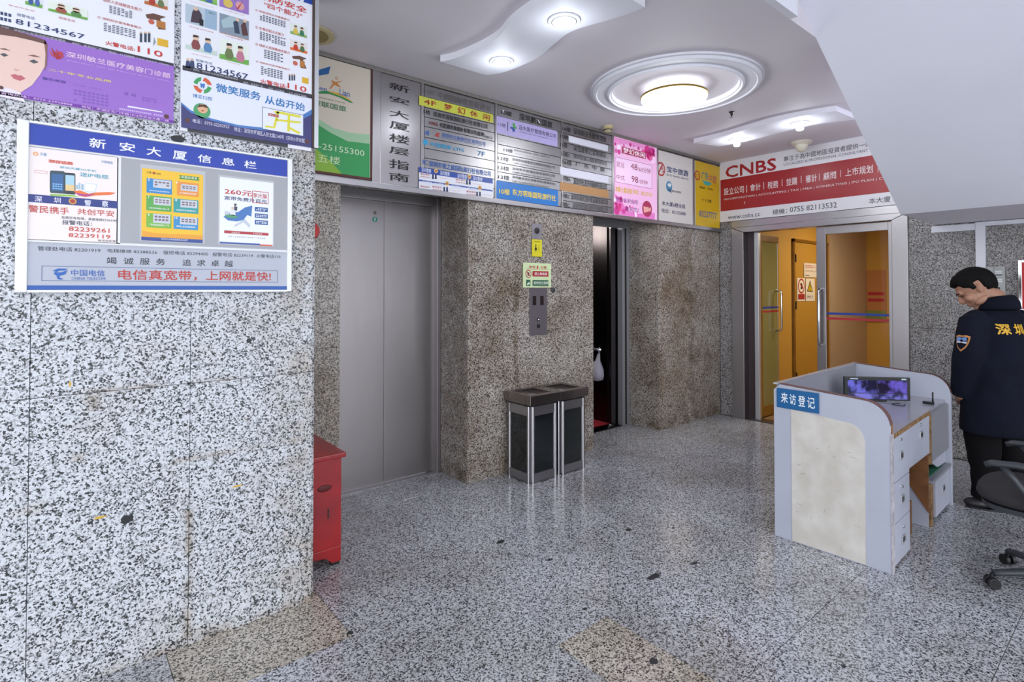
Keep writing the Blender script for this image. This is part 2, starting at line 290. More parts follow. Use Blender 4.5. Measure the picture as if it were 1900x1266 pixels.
# ------------------------------------------------------------ sign contents, metres on each sign's plane
DIRZ={'a': [2.9, 2.8135, 2.7398, 2.6728, 2.6051, 2.5281, 2.4512, 2.3819, 2.3109, 2.2358, 2.167], 'b': [2.9, 2.8108, 2.6688, 2.5914, 2.5214, 2.4468, 2.3751, 2.3052, 2.167], 'c': [2.9, 2.81, 2.7276, 2.6483, 2.5834, 2.5145, 2.4342, 2.3797, 2.2955, 2.2236, 2.167]}
SIGNS={
'board':('Y',2.548,[
('R',-0.0852,2.0416,0.7902,1.9685,'1038a8',1),('T','新',0.0814,2.0203,0.1299,1.9852,'f0f2fa',0.03,3),('T','安',0.1718,2.0201,0.2203,1.9876,'f0f2fa',0.03,3),('T','大',0.2585,2.0184,0.3051,1.9843,'f0f2fa',0.03,3),('T','厦',0.3464,2.0161,0.3943,1.9822,'f0f2fa',0.03,3),
('T','信',0.4342,2.0149,0.4826,1.9834,'f0f2fa',0.03,3),('T','息',0.5227,2.016,0.5715,1.9856,'f0f2fa',0.03,3),('T','栏',0.6103,2.0163,0.6587,1.9833,'f0f2fa',0.03,3),('R',-0.0857,1.9665,0.7903,1.9623,'e8e6ea',0),('R',-0.0874,1.9584,0.1688,1.6322,'f0e6e4',1),
('R',0.1655,1.9618,0.1772,1.6307,'e4e6ea',1),('R',0.1739,1.9606,0.791,1.6386,'a2a4aa',0),('R',-0.0859,1.6257,0.7911,1.634,'e2e4e8',1),('R',-0.0858,1.6185,0.7922,1.4723,'b2b7c4',2),('R',-0.0855,1.4721,0.7923,1.4569,'1b55a8',3),('D',-0.0683,1.9363,0.0072,'f0a060',2),
('D',-0.0683,1.9363,0.0036,'f0e6e4',3),('T','天翼',-0.057,1.9429,-0.0386,1.9319,'5a90c0',0,3),('T','中国电信',0.1175,1.9416,0.1517,1.9312,'3a78b8',0,3),('R',-0.0338,1.9217,0.0349,1.9116,'e9a79c',2),('T','预存话费',-0.0315,1.922,0.033,1.9101,'c8402c',0.02,3),
('T','送IP电视',0.0546,1.8881,0.1393,1.8728,'28a0b8',0.02,3),('T','移动天翼3G手机',-0.0023,1.9025,0.1018,1.8946,'3aa8c0',0.01,3),('R',-0.0708,1.8787,-0.0365,1.8695,'d88a8a',2),('R',-0.0694,1.8771,-0.0379,1.8706,'f0e6e4',3),('P',[(-0.0264,1.8831),(0.0088,1.8855),(0.0112,1.8809),(0.0121,1.8038),(-0.0265,1.8025),(-0.0289,1.8084),(-0.0296,1.8778)],'2c4656',2),
('P',[(-0.0249,1.8711),(0.0075,1.873),(0.0082,1.8126),(-0.0243,1.8113)],'2a6098',3),('G',-0.0222,1.8397,0.0062,1.8155,3,4,'7fb8e0',4),('P',[(0.0112,1.8809),(0.0381,1.8821),(0.0416,1.8776),(0.0423,1.8041),(0.0121,1.8038)],'24323c',2),
('P',[(0.0137,1.8726),(0.0392,1.8735),(0.0398,1.8163),(0.0143,1.8158)],'a8cfe0',3),('P',[(0.0141,1.838),(0.0396,1.8381),(0.0398,1.8163),(0.0143,1.8158)],'e6c890',4),('P',[(0.0698,1.8512),(0.1058,1.8506),(0.1001,1.8156),(0.0662,1.8168)],'d6e0ea',2),
('P',[(0.0723,1.8477),(0.1023,1.847),(0.0975,1.8217),(0.0701,1.8223)],'f4f6fa',3),('R',0.0444,1.8405,0.0494,1.8249,'8fb6c8',2),('R',0.0511,1.8489,0.0563,1.8244,'9fc0ce',2),('R',0.059,1.8448,0.0651,1.8242,'8fb6c8',2),('P',[(0.0374,1.816),(0.0553,1.8212),(0.0801,1.8114),(0.1001,1.8181),(0.1408,1.8247),(0.1616,1.8238),(0.1461,1.8143),(0.1002,1.8073),(0.0703,1.7978),(0.0506,1.8019)],'e8702c',3),
('P',[(0.0408,1.8102),(0.0702,1.8085),(0.1001,1.8137),(0.0802,1.802),(0.0555,1.8006)],'b0408c',4),('P',[(-0.0302,1.7991),(0.0361,1.8022),(0.0556,1.7962),(-0.0255,1.7929)],'8ac04a',2),('R',-0.0869,1.7927,0.1675,1.7648,'1c2f80',2),('T','深',-0.0689,1.7875,-0.0496,1.7679,'dfe0f0',0.03,3),
('T','圳',-0.0175,1.7883,0.0015,1.7688,'dfe0f0',0.03,3),('T','警',0.069,1.7882,0.0881,1.7668,'dfe0f0',0.03,3),('T','察',0.1206,1.7904,0.1388,1.7679,'dfe0f0',0.03,3),('D',0.0349,1.779,0.0116,'c89848',3),('D',0.0349,1.779,0.0072,'a83428',4),
('T','警民携手',-0.0851,1.7541,0.0248,1.729,'c03a34',0.02,3),('T','共创平安',0.0487,1.7548,0.1573,1.7329,'c03a34',0.02,3),('T','如果您有危难，请直接拨打24小时',0.0044,1.7229,0.1654,1.7129,'38445c',0.01,3),('T','报警电话：',0.006,1.7089,0.0913,1.6925,'38445c',0.02,3),
('T','82239261',0.0253,1.6864,0.1439,1.6707,'c43c30',0.03,3),('T','82239119',0.0246,1.6628,0.1467,1.6484,'c43c30',0.03,3),('T','各派出所宣',0.1094,1.6443,0.1635,1.6364,'4a4a50',0.01,3),('R',0.2382,1.9466,0.4622,1.6458,'b9bbc0',1),('R',0.2438,1.9308,0.4541,1.6503,'f0c028',2),
('T','天翼',0.2589,1.9203,0.2746,1.9117,'6a4a20',0,3),('D',0.283,1.9155,0.0051,'b04020',3),('T','电信',0.2914,1.9194,0.3057,1.9105,'6a4a20',0,3),('P',[(0.368,1.9195),(0.4406,1.9201),(0.4363,1.9125),(0.4407,1.9047),(0.3681,1.9044),(0.3728,1.9126)],'3a8a4c',3),
('T','新服务清单',0.3757,1.9185,0.4321,1.9078,'e8f0d0',0.01,4),('R',0.2591,1.8936,0.344,1.8363,'2c86c4',3),('R',0.2804,1.891,0.3409,1.8591,'c8ccd4',4),('G',0.2838,1.8861,0.3362,1.8654,2,4,'7a6a78',5),('D',0.267,1.8866,0.0073,'2c86c4',4),
('G',0.2685,1.848,0.3358,1.8435,2,12,'e8ecf0',4),('R',0.3611,1.8932,0.4382,1.8376,'e8943c',3),('R',0.3742,1.8845,0.4337,1.8581,'c8ccd4',4),('G',0.3778,1.8794,0.4288,1.8646,2,4,'7a6a78',5),('D',0.3694,1.8859,0.0078,'e8943c',4),('G',0.3709,1.851,0.4295,1.845,2,12,'e8ecf0',4),
('R',0.2587,1.8261,0.3435,1.7672,'56a64a',3),('R',0.2828,1.8207,0.3403,1.7915,'c8ccd4',4),('G',0.2862,1.8157,0.3356,1.7978,2,4,'7a6a78',5),('D',0.2665,1.819,0.0073,'56a64a',4),('G',0.268,1.7804,0.3352,1.7746,2,12,'e8ecf0',4),('R',0.35,1.8232,0.4376,1.7673,'2a9a9a',3),
('R',0.3736,1.8202,0.4331,1.79,'c8ccd4',4),('G',0.3772,1.8151,0.4281,1.7965,2,4,'7a6a78',5),('D',0.3583,1.8159,0.0076,'2a9a9a',4),('G',0.3598,1.781,0.4289,1.7749,2,12,'e8ecf0',4),('R',0.2593,1.7569,0.3435,1.7009,'76b43c',3),('R',0.2817,1.7555,0.3392,1.7197,'c8ccd4',4),
('G',0.2851,1.7505,0.3345,1.7262,2,4,'7a6a78',5),('D',0.2672,1.7496,0.0072,'76b43c',4),('G',0.2686,1.7156,0.3353,1.7085,2,12,'e8ecf0',4),('R',0.3506,1.7514,0.437,1.7006,'2f8cc4',3),('R',0.3724,1.7512,0.4337,1.7214,'c8ccd4',4),('G',0.3761,1.746,0.4287,1.728,2,4,'7a6a78',5),
('D',0.3589,1.7439,0.0077,'2f8cc4',4),('G',0.3603,1.7158,0.4283,1.7084,2,12,'e8ecf0',4),('T','5',0.2636,1.8935,0.2693,1.8829,'f4f4f4',0.02,5),('T','6',0.3575,1.8941,0.3635,1.8838,'f4f4f4',0.02,5),('T','7',0.2631,1.8246,0.2688,1.8132,'f4f4f4',0.02,5),
('T','8',0.3558,1.8232,0.3618,1.8121,'f4f4f4',0.02,5),('T','9',0.2638,1.7553,0.2695,1.7438,'f4f4f4',0.02,5),('T','10',0.3541,1.751,0.3637,1.7394,'f4f4f4',0.02,5),('P',[(0.2462,1.6874),(0.2824,1.6798),(0.3396,1.6788),(0.3988,1.6806),(0.4538,1.6806),(0.454,1.6623),(0.2465,1.6556)],'e8a02c',3),
('R',0.2437,1.6627,0.4541,1.6489,'2a4690',4),('T','深圳市公安局网络警察支队宣传',0.3081,1.6613,0.4008,1.6537,'e0e4f0',0,5),('R',0.511,1.9409,0.7344,1.6481,'b9bbc0',1),('R',0.5163,1.9323,0.7308,1.651,'eceff6',2),('T','260元',0.5348,1.8841,0.6423,1.8619,'c02a28',0.04,3),
('T','享光猫',0.647,1.8787,0.7034,1.8587,'c02a28',0.02,3),('T','宽带免费升百兆',0.5331,1.8536,0.7036,1.8375,'28346c',0.03,3),('B',0.6435,1.888,0.7107,1.8352,0.0025,'c02a28',3),('P',[(0.5306,1.7646),(0.552,1.781),(0.5884,1.7901),(0.6153,1.8124),(0.644,1.8226),(0.6402,1.774),(0.6237,1.78),(0.6089,1.7566),(0.5821,1.7486),(0.549,1.7503)],'3f74b8',3),
('P',[(0.5357,1.7737),(0.5685,1.7766),(0.5886,1.7696),(0.5753,1.7612),(0.5423,1.7628)],'4a9a6a',4),('D',0.5657,1.804,0.0059,'e2c8b4',5),('P',[(0.5565,1.7959),(0.575,1.7961),(0.5779,1.7716),(0.5554,1.774)],'dfe4ea',4),('D',0.5762,1.8196,0.0053,'4a3a30',5),
('P',[(0.5716,1.8133),(0.5843,1.8116),(0.5831,1.794),(0.5724,1.7959)],'38425a',4),('P',[(0.5369,1.7897),(0.552,1.7882),(0.5521,1.7737),(0.5344,1.7765)],'c6ccd8',5),('R',0.6544,1.8184,0.7081,1.7994,'24569c',3),('G',0.6586,1.8143,0.7038,1.8028,2,6,'e0e8f4',4),
('R',0.6546,1.7901,0.7083,1.7707,'24569c',3),('G',0.6588,1.786,0.704,1.7741,2,6,'e0e8f4',4),('R',0.6549,1.7618,0.7086,1.742,'24569c',3),('G',0.6591,1.7577,0.7042,1.7454,2,6,'e0e8f4',4),('P',[(0.5722,1.7318),(0.6157,1.7608),(0.6364,1.7366),(0.633,1.7245),(0.609,1.7478),(0.5756,1.7247)],'c0c8d8',3),
('R',0.5343,1.7073,0.7118,1.6954,'b03038',3),('T','办理热线',0.5625,1.7042,0.5946,1.6961,'f0e0e0',0,4),('T','10000',0.6491,1.7041,0.6854,1.6975,'f0e0e0',0,4),('G',0.5495,1.6852,0.6997,1.6795,2,18,'9aa0ac',3),('R',0.5173,1.6581,0.6766,1.6512,'30509c',3),
('R',0.6766,1.6557,0.7286,1.6494,'d85838',3),('T','管理处电话 82201919',-0.0592,1.6109,0.1175,1.5957,'28303c',0.02,3),('T','电梯维修 82388536',0.1389,1.6107,0.2962,1.5967,'28303c',0.015,3),('T','值班电话 82294405',0.316,1.6124,0.4745,1.597,'28303c',0.015,3),
('T','报警电话 82239119',0.4902,1.6118,0.6478,1.5963,'28303c',0.01,3),('T','火警电话110',0.663,1.6118,0.7632,1.5968,'28303c',0.01,3),('T','竭  诚  服  务',0.1366,1.5793,0.3234,1.5538,'28303c',0.03,3),('T','追  求  卓  越',0.3829,1.5796,0.5684,1.5534,'28303c',0.03,3),
('B',-0.048,1.5421,0.7516,1.4881,0.002,'54648c',3),('P',[(-0.0188,1.5241),(-0.0039,1.533),(0.0236,1.533),(0.016,1.5261),(-0.0001,1.5251),(-0.0066,1.5189),(0.0066,1.5197),(0.0236,1.5281),(0.0171,1.5126),(0.0015,1.5062),(0.0026,1.4988),(0.0125,1.4971),(0.005,1.4921),(-0.0045,1.4951),(-0.0079,1.5085),(-0.0159,1.5138),(-0.0104,1.5218)],'1c5cb0',4),
('T','中国电信',0.0332,1.5302,0.1312,1.5069,'1c5cb0',0.02,4),('T','CHINA TELECOM',0.0344,1.503,0.1329,1.4929,'1c5cb0',0.01,4),('T','电信真宽带，',0.1724,1.5334,0.4338,1.494,'b82c24',0.03,4),('T','上网就是快!',0.4675,1.5346,0.7225,1.4955,'b82c24',0.03,4),

]),
'poster_a':('Y',2.572,[
('R',-0.185,2.13,0.35,2.915,'eceef4',0),('R',-0.185,2.13,0.35,2.37,'9a6cc8',1),('R',-0.1798,2.3753,0.3484,2.365,'33333c',2),('T','监制：深圳市公安局消防监督管理局',-0.1648,2.3712,0.0086,2.3623,'c4c4cc',0,3),('T','制作：新蓝标广告',0.0279,2.3704,0.1159,2.3623,'c4c4cc',0,3),
('T','电话：61328888',0.1366,2.3694,0.2171,2.3593,'c4c4cc',0,3),('T','132 4257 7888',0.2253,2.3662,0.3319,2.3607,'c4c4cc',0,3),('T','81234567',-0.1272,2.4081,0.0638,2.3898,'28386c',0.02,3),('T','报警电话',-0.1239,2.429,-0.0766,2.4182,'5a6890',0,3),
('I',-0.1026,2.518,-0.0564,2.4665,'dfe6ee','6fae4f','3a5a9a','4a6ab0'),('I',-0.0405,2.5028,0.0716,2.464,'e6efe2','6fae4f','a05848','5a8a50'),('G',-0.1675,2.4237,-0.1367,2.3859,2,3,'38466c',2),('T','警官形象图',-0.1462,2.4517,-0.0769,2.4475,'c87070',0,3),
('T','报警有奖',-0.0116,2.4532,0.036,2.4444,'c87070',0,3),('T','组织人员疏散逃生能力',0.1165,2.5642,0.2385,2.5521,'c05048',0.01,3),('G',0.1349,2.5443,0.2101,2.5133,5,6,'6a7080',2),('T','④ 消防知识宣传教育能力',0.1002,2.4912,0.2381,2.4817,'c05048',0.01,3),
('G',0.1189,2.4725,0.2219,2.4391,5,8,'6a7080',2),('I',0.2477,2.642,0.3257,2.5862,'e0e0d8','c07040','b04030','6a7a50'),('P',[(0.2514,2.5448),(0.2768,2.5578),(0.3201,2.5567),(0.2999,2.5419),(0.3206,2.5049),(0.2945,2.499),(0.2913,2.5337),(0.2572,2.531)],'6a4a3c',2),
('D',0.2714,2.5219,0.0102,'c86858',3),('R',0.2884,2.5342,0.3188,2.5065,'b87838',3),('R',0.2338,2.4669,0.2419,2.4302,'38465a',2),('D',0.2376,2.4681,0.0039,'d8b8a0',3),('R',0.2482,2.4713,0.2564,2.4344,'38465a',2),('D',0.2521,2.4724,0.004,'d8b8a0',3),
('R',0.2605,2.475,0.2688,2.438,'38465a',2),('D',0.2645,2.4762,0.0039,'d8b8a0',3),('R',0.292,2.4639,0.3288,2.4347,'e0b030',2),('P',[(0.2805,2.4653),(0.2864,2.4431),(0.278,2.427)],'8a98a0',3),('T','火警电话:',0.1259,2.4049,0.2185,2.3885,'c8342c',0.03,3),
('T','110',0.2276,2.4126,0.31,2.3893,'c8342c',0.04,3),('P',[(-0.1796,2.3577),(-0.1276,2.3599),(-0.0496,2.3527),(-0.0426,2.3165),(-0.0476,2.2596),(-0.0606,2.2255),(-0.0808,2.1839),(-0.1119,2.1493),(-0.1384,2.1581),(-0.1773,2.1607)],'e8c8bc',3),
('P',[(-0.1797,2.3665),(-0.1408,2.3654),(-0.0873,2.3599),(-0.0477,2.3545),(-0.0429,2.3399),(-0.0871,2.3429),(-0.1274,2.3431),(-0.1794,2.3371)],'6a4a44',4),('P',[(-0.0496,2.354),(-0.041,2.3404),(-0.0421,2.2672),(-0.0483,2.2409),(-0.0462,2.3031),(-0.0494,2.338)],'8a6458',4),
('P',[(-0.1658,2.2712),(-0.155,2.2777),(-0.1432,2.2727),(-0.1549,2.2647)],'4a5058',4),('P',[(-0.0908,2.2677),(-0.0773,2.2762),(-0.0644,2.2699),(-0.0771,2.2616)],'4a5058',4),('P',[(-0.1702,2.2889),(-0.1531,2.295),(-0.1373,2.2899),(-0.153,2.289)],'7a5a50',4),
('P',[(-0.0955,2.287),(-0.0774,2.2932),(-0.0572,2.289),(-0.0774,2.2859)],'7a5a50',4),('P',[(-0.1287,2.2323),(-0.1199,2.2286),(-0.1128,2.2316),(-0.1198,2.2226),(-0.1278,2.2241)],'d8a898',4),('P',[(-0.1381,2.2059),(-0.125,2.2116),(-0.1179,2.2086),(-0.1108,2.2116),(-0.0982,2.2027),(-0.1132,2.1905),(-0.1301,2.1948)],'c06470',4),
('P',[(-0.1774,2.1724),(-0.1384,2.1581),(-0.1119,2.1493),(-0.0981,2.1192),(-0.1769,2.1254)],'e8dff0',2),('P',[(-0.0316,2.3369),(-0.023,2.322),(-0.0101,2.3144),(-0.0018,2.2998),(-0.0146,2.2932),(-0.0242,2.3061)],'a82838',3),('P',[(-0.0174,2.3329),(-0.0126,2.3249),(0.0018,2.3227),(0.0039,2.3076),(-0.0065,2.2954),(-0.0048,2.3115),(-0.0149,2.3168)],'b83848',4),
('P',[(-0.0362,2.3257),(-0.029,2.3128),(-0.0208,2.2977),(-0.0313,2.306)],'c04858',4),('T','深圳敏兰医疗美容门诊部',0.0113,2.3316,0.337,2.3107,'f0d4e8',0.015,3),('T','Shenzhen min lan Medical Beauty Clinic',0.0141,2.2997,0.3372,2.2969,'e8d8f4',0.01,3),
('T','二十年专业品质',-0.0387,2.2557,0.1458,2.2469,'f0dc78',0.02,3),('T','整形美容',-0.0537,2.2211,0.0117,2.2111,'4a3a98',0.01,3),('G',0.032,2.2161,0.1149,2.2115,1,9,'8058b8',2),('G',0.0322,2.1984,0.1389,2.1506,4,8,'8058b8',2),('T','牙  科',0.1859,2.2215,0.2241,2.209,'5a40a0',0,3),
('G',0.2434,2.2181,0.2916,2.1983,2,5,'8058b8',2),('G',0.1704,2.1586,0.3151,2.1484,1,22,'c8b0e4',2),('P',[(0.1972,2.171),(0.3091,2.1712),(0.3121,2.167),(0.1972,2.1644)],'e8e4f8',3),('R',-0.1771,2.143,0.3505,2.1313,'7030a0',2),('T','咨询热线：0755-23938888',-0.1621,2.1418,0.0305,2.1337,'e8c8f0',0.01,3),
('T','地址：罗湖区东门中路1018号机电大厦一楼',0.0575,2.1421,0.334,2.1329,'e8c8f0',0.005,3),('D',0.3256,2.154,0.0087,'5a2c28',4),('D',-0.161,2.1557,0.0061,'5a2c28',5),
]),
'poster_b':('Y',2.572,[
('R',0.374,2.125,0.908,2.915,'eceef6',0),('R',0.374,2.803,0.908,2.915,'2248a0',1),('R',0.4,2.108,0.8,2.126,'2c2c34',0),('T','服务热线：81333333 81333333',0.415,2.1333,0.6945,2.1213,'d8c848',0.01,1),('D',0.8581,2.8098,0.0094,'e8ecf4',3),
('T','消防安全',0.6745,2.7815,0.8813,2.7532,'c8342c',0.03,3),('T','"四个能力"',0.6934,2.7443,0.8602,2.7207,'c8342c',0.03,3),('T','① 检查消除火灾隐患能力',0.656,2.7012,0.8025,2.692,'c05048',0.01,3),('T','② 扑救初起火灾能力',0.6565,2.6268,0.7789,2.6139,'c05048',0.01,3),
('T','③ 组织人员疏散逃生能力',0.6571,2.551,0.8051,2.5388,'c05048',0.01,3),('T','④ 消防知识宣传教育能力',0.6591,2.4718,0.8056,2.4641,'c05048',0.01,3),('G',0.6738,2.6857,0.7876,2.6558,4,9,'5a6070',2),('G',0.6744,2.6079,0.7882,2.5695,5,9,'5a6070',2),('G',0.6928,2.5323,0.7775,2.492,5,6,'5a6070',2),
('G',0.6805,2.4539,0.7758,2.4134,5,7,'5a6070',2),('I',0.8064,2.6877,0.8821,2.6366,'e6ece4','8ab060','d8c050','3a7a5a'),('I',0.8069,2.612,0.8849,2.5625,'e8e4e0','e07030','c84030','50704a'),('P',[(0.8151,2.5337),(0.8497,2.5448),(0.8835,2.5404),(0.8654,2.5299),(0.883,2.4928),(0.8563,2.4891),(0.8514,2.5277),(0.8205,2.5233)],'6a4a3c',2),
('R',0.8514,2.5237,0.8735,2.4936,'b87838',3),('D',0.8306,2.5046,0.0108,'c86858',3),('R',0.802,2.445,0.809,2.4176,'38465a',2),('D',0.805,2.4458,0.0038,'d8b8a0',3),('R',0.8134,2.4479,0.8204,2.4204,'38465a',2),('D',0.8164,2.4487,0.0038,'d8b8a0',3),
('R',0.8233,2.4504,0.8304,2.4229,'38465a',2),('D',0.8264,2.4512,0.0038,'d8b8a0',3),('R',0.862,2.449,0.8922,2.4219,'e0b030',2),('I',0.4027,2.6968,0.504,2.6654,'8ac060','6fae4f','3a5a9a','4a6ab0'),('R',0.5132,2.7359,0.6296,2.6652,'9a78c0',2),
('D',0.5465,2.6886,0.0187,'d8c060',3),('D',0.5936,2.6932,0.0178,'d8a0a0',3),('P',[(0.5733,2.6902),(0.5835,2.6802),(0.6071,2.724),(0.5856,2.6719)],'c03030',4),('R',0.388,2.6364,0.5049,2.5577,'b8c8d4',2),('P',[(0.4127,2.6078),(0.4218,2.6286),(0.4343,2.6256),(0.447,2.6082),(0.4504,2.5698),(0.4069,2.5633)],'4a3c48',3),
('D',0.4249,2.6247,0.0087,'e0c0a8',4),('R',0.439,2.5877,0.4537,2.5601,'20242c',4),('R',0.4593,2.6375,0.5029,2.5586,'9ab4cc',3),('T','银行',0.4721,2.6287,0.4979,2.6211,'3a7a50',0,4),('R',0.514,2.6373,0.6305,2.5546,'8898a8',2),('P',[(0.5208,2.6065),(0.5536,2.6354),(0.5873,2.6351),(0.5741,2.5937),(0.5276,2.5757)],'a8c0c8',3),
('P',[(0.5672,2.6138),(0.5839,2.6303),(0.5946,2.5702),(0.5743,2.5678)],'38465a',4),('P',[(0.5977,2.6085),(0.6146,2.6363),(0.6276,2.5726),(0.6049,2.5658)],'5a3c3c',4),('D',0.5839,2.6281,0.0075,'e0c0a8',5),('D',0.6133,2.6329,0.0076,'e0c0a8',5),
('R',0.5147,2.5571,0.6305,2.5523,'a8908c',3),('I',0.3889,2.5259,0.5058,2.4487,'eceef2','c8d8d0','8a4a4a','5a8ab8'),('I',0.5149,2.5301,0.6314,2.4417,'e8f0e6','6fae4f','6a7a4a','c07890'),('T','抢劫要及时报警',0.401,2.5473,0.4927,2.5431,'c87070',0,3),
('T','报警有奖励',0.4112,2.4354,0.4866,2.4325,'c87070',0,3),('T','飞车抢夺报警',0.5331,2.548,0.6085,2.5428,'c87070',0,3),('T','主动作证',0.5472,2.4365,0.597,2.4334,'c87070',0,3),('T','发现可疑报警',0.4031,2.6508,0.4931,2.6523,'c87070',0,3),('T','注意防范',0.5237,2.6573,0.6131,2.6546,'c87070',0,3),
('T','81234567',0.43,2.4022,0.6284,2.377,'28386c',0.02,3),('T','报警电话',0.4268,2.4163,0.4881,2.4061,'5a6890',0,3),('P',[(0.3931,2.4001),(0.4053,2.4012),(0.408,2.3722),(0.3897,2.3703)],'38466c',2),('D',0.3985,2.4051,0.0055,'d8b8a0',3),
('P',[(0.4084,2.4042),(0.4207,2.4054),(0.4234,2.3762),(0.4049,2.3742)],'38466c',2),('D',0.4138,2.4092,0.0056,'d8b8a0',3),('T','火警电话:',0.6796,2.3957,0.7918,2.3765,'c8342c',0.03,3),('T','110',0.7969,2.4052,0.8821,2.381,'c8342c',0.04,3),
('R',0.38,2.3768,0.9102,2.3551,'33333c',2),('T','监制：深圳市公安局消防监督管理局',0.4179,2.3734,0.5881,2.3656,'c4c4cc',0,3),('T','制作：新蓝标广告',0.6099,2.3665,0.6905,2.3579,'c4c4cc',0,3),('T','电话：61328888',0.7143,2.3659,0.7822,2.3562,'c4c4cc',0,3),('T','132 4257 7888',0.8048,2.3654,0.8823,2.3529,'c4c4cc',0,3),
('R',0.3759,2.3568,0.914,2.1259,'e4e8f6',3),('P',[(0.3759,2.2237),(0.4102,2.1973),(0.4855,2.1785),(0.591,2.1708),(0.7026,2.1793),(0.8058,2.2241),(0.9129,2.3097),(0.914,2.1243),(0.3769,2.1203)],'4a7cc0',4),('P',[(0.376,2.2153),(0.4103,2.1874),(0.4856,2.1699),(0.5911,2.1611),(0.7027,2.1671),(0.8059,2.2044),(0.913,2.2871),(0.914,2.1243),(0.3769,2.1203)],'3a3a72',5),
('P',[(0.4863,2.3073),(0.4836,2.2989),(0.479,2.2912),(0.4728,2.2848),(0.4653,2.28),(0.4571,2.2771),(0.4588,2.2937),(0.463,2.2961),(0.4666,2.2995),(0.4694,2.3035),(0.4711,2.308),(0.4716,2.3127)],'3fa05a',4),('P',[(0.4463,2.2765),(0.4383,2.2785),(0.4312,2.2824),(0.4255,2.2881),(0.4214,2.2952),(0.4193,2.3032),(0.4349,2.3031),(0.437,2.2991),(0.44,2.2959),(0.4438,2.2936),(0.4482,2.2923),(0.4529,2.2922)],'d8603a',4),
('P',[(0.4197,2.3141),(0.4222,2.3224),(0.4267,2.33),(0.4328,2.3365),(0.4401,2.3413),(0.4482,2.3444),(0.4466,2.3277),(0.4424,2.3253),(0.4388,2.3219),(0.4361,2.3179),(0.4345,2.3134),(0.4339,2.3088)],'3fa05a',4),('P',[(0.4591,2.3452),(0.4672,2.3433),(0.4744,2.3395),(0.4803,2.3338),(0.4845,2.3267),(0.4866,2.3185),(0.4706,2.3185),(0.4685,2.3225),(0.4654,2.3258),(0.4616,2.3281),(0.4572,2.3293),(0.4525,2.3293)],'d8603a',4),
('P',[(0.4438,2.3186),(0.4526,2.3165),(0.4614,2.32),(0.4603,2.3054),(0.4559,2.2972),(0.4527,2.3065),(0.449,2.297),(0.4452,2.3047)],'3a78c0',5),('T','博亚口腔',0.4176,2.2683,0.4887,2.2529,'2878b8',0.02,4),('T','微笑服务',0.5035,2.3331,0.6803,2.2968,'2878b8',0.04,4),
('T','从齿开始',0.6994,2.3256,0.8749,2.2896,'2878b8',0.04,4),('D',0.4517,2.2032,0.0316,'4aa068',5),('D',0.4535,2.2122,0.019,'e0b088',6),('P',[(0.4335,2.2136),(0.4409,2.2273),(0.466,2.2313),(0.4737,2.2179),(0.4535,2.2207)],'5a3020',7),('P',[(0.4473,2.2051),(0.4599,2.2063),(0.4536,2.1993)],'b04040',7),
('R',0.6876,2.271,0.8694,2.1711,'e8ecf8',6),('B',0.6876,2.271,0.8694,2.1711,0.002,'38507c',7),('P',[(0.7398,2.2652),(0.8555,2.2656),(0.8555,2.2545),(0.7399,2.2544)],'e0d838',7),('P',[(0.7026,2.19),(0.7352,2.1909),(0.7494,2.2633),(0.7605,2.2618),(0.7426,2.1846),(0.699,2.1817)],'e0d838',7),
('P',[(0.7496,2.2285),(0.8557,2.2378),(0.8557,2.2283),(0.7497,2.2193)],'e0d838',7),('P',[(0.7979,2.2617),(0.8085,2.2624),(0.8061,2.1809),(0.7955,2.1813)],'e0d838',8),('P',[(0.7983,2.2069),(0.856,2.1862),(0.8483,2.1768),(0.7954,2.1969)],'e0d838',7),
('R',0.713,2.248,0.7577,2.2364,'a83838',8),('T','博亚口腔',0.7166,2.245,0.7532,2.2386,'f0e0e0',0,9),('T','电话：0755-22202923',0.4179,2.1642,0.5549,2.1476,'dcdcf0',0.01,6),('T','地址：深圳市罗湖区人民北路2140号（深圳小学对面）',0.5742,2.1609,0.8774,2.1406,'dcdcf0',0.005,6),
('D',0.399,2.1527,0.0091,'5a3430',7),('D',0.886,2.15,0.0103,'5a3430',7),
]),
'green':('Y',3.338,[
('R',0.99,2.19,1.562,2.9,'d6cbbb',0),('P',[(1.1101,2.5258),(1.2134,2.5104),(1.31,2.4708),(1.4215,2.4591),(1.5566,2.4727),(1.5569,2.4054),(1.4218,2.4043),(1.3103,2.4279),(1.2136,2.4683),(1.1104,2.4742)],'a0c8a0',2),('P',[(1.1104,2.4742),(1.2136,2.4735),(1.2994,2.4345),(1.4105,2.4024),(1.5569,2.411),(1.558,2.1791),(1.0823,2.1811)],'289c50',3),
('P',[(1.1113,2.3503),(1.2146,2.3156),(1.3004,2.2548),(1.378,2.1818),(1.0823,2.176)],'86b428',4),('P',[(1.2123,2.6737),(1.2547,2.691),(1.2978,2.6958),(1.3639,2.6872),(1.4456,2.6552),(1.4261,2.6531),(1.3529,2.6717),(1.2871,2.6783),(1.2124,2.6632)],'2a8a4a',3),
('P',[(1.2762,2.6939),(1.3417,2.6973),(1.4089,2.6778),(1.4409,2.6586),(1.364,2.6807),(1.2979,2.6872)],'d0a830',4),('D',1.3334,2.7894,0.0088,'c07838',3),('D',1.3334,2.7894,0.0055,'d6cbbb',4),('P',[(1.2974,2.7687),(1.3247,2.7625),(1.3745,2.7822),(1.3579,2.7695),(1.3358,2.7587),(1.3636,2.7361),(1.3414,2.7384),(1.3194,2.7439),(1.2977,2.7151),(1.2847,2.7056),(1.3106,2.7525)],'c8803c',4),
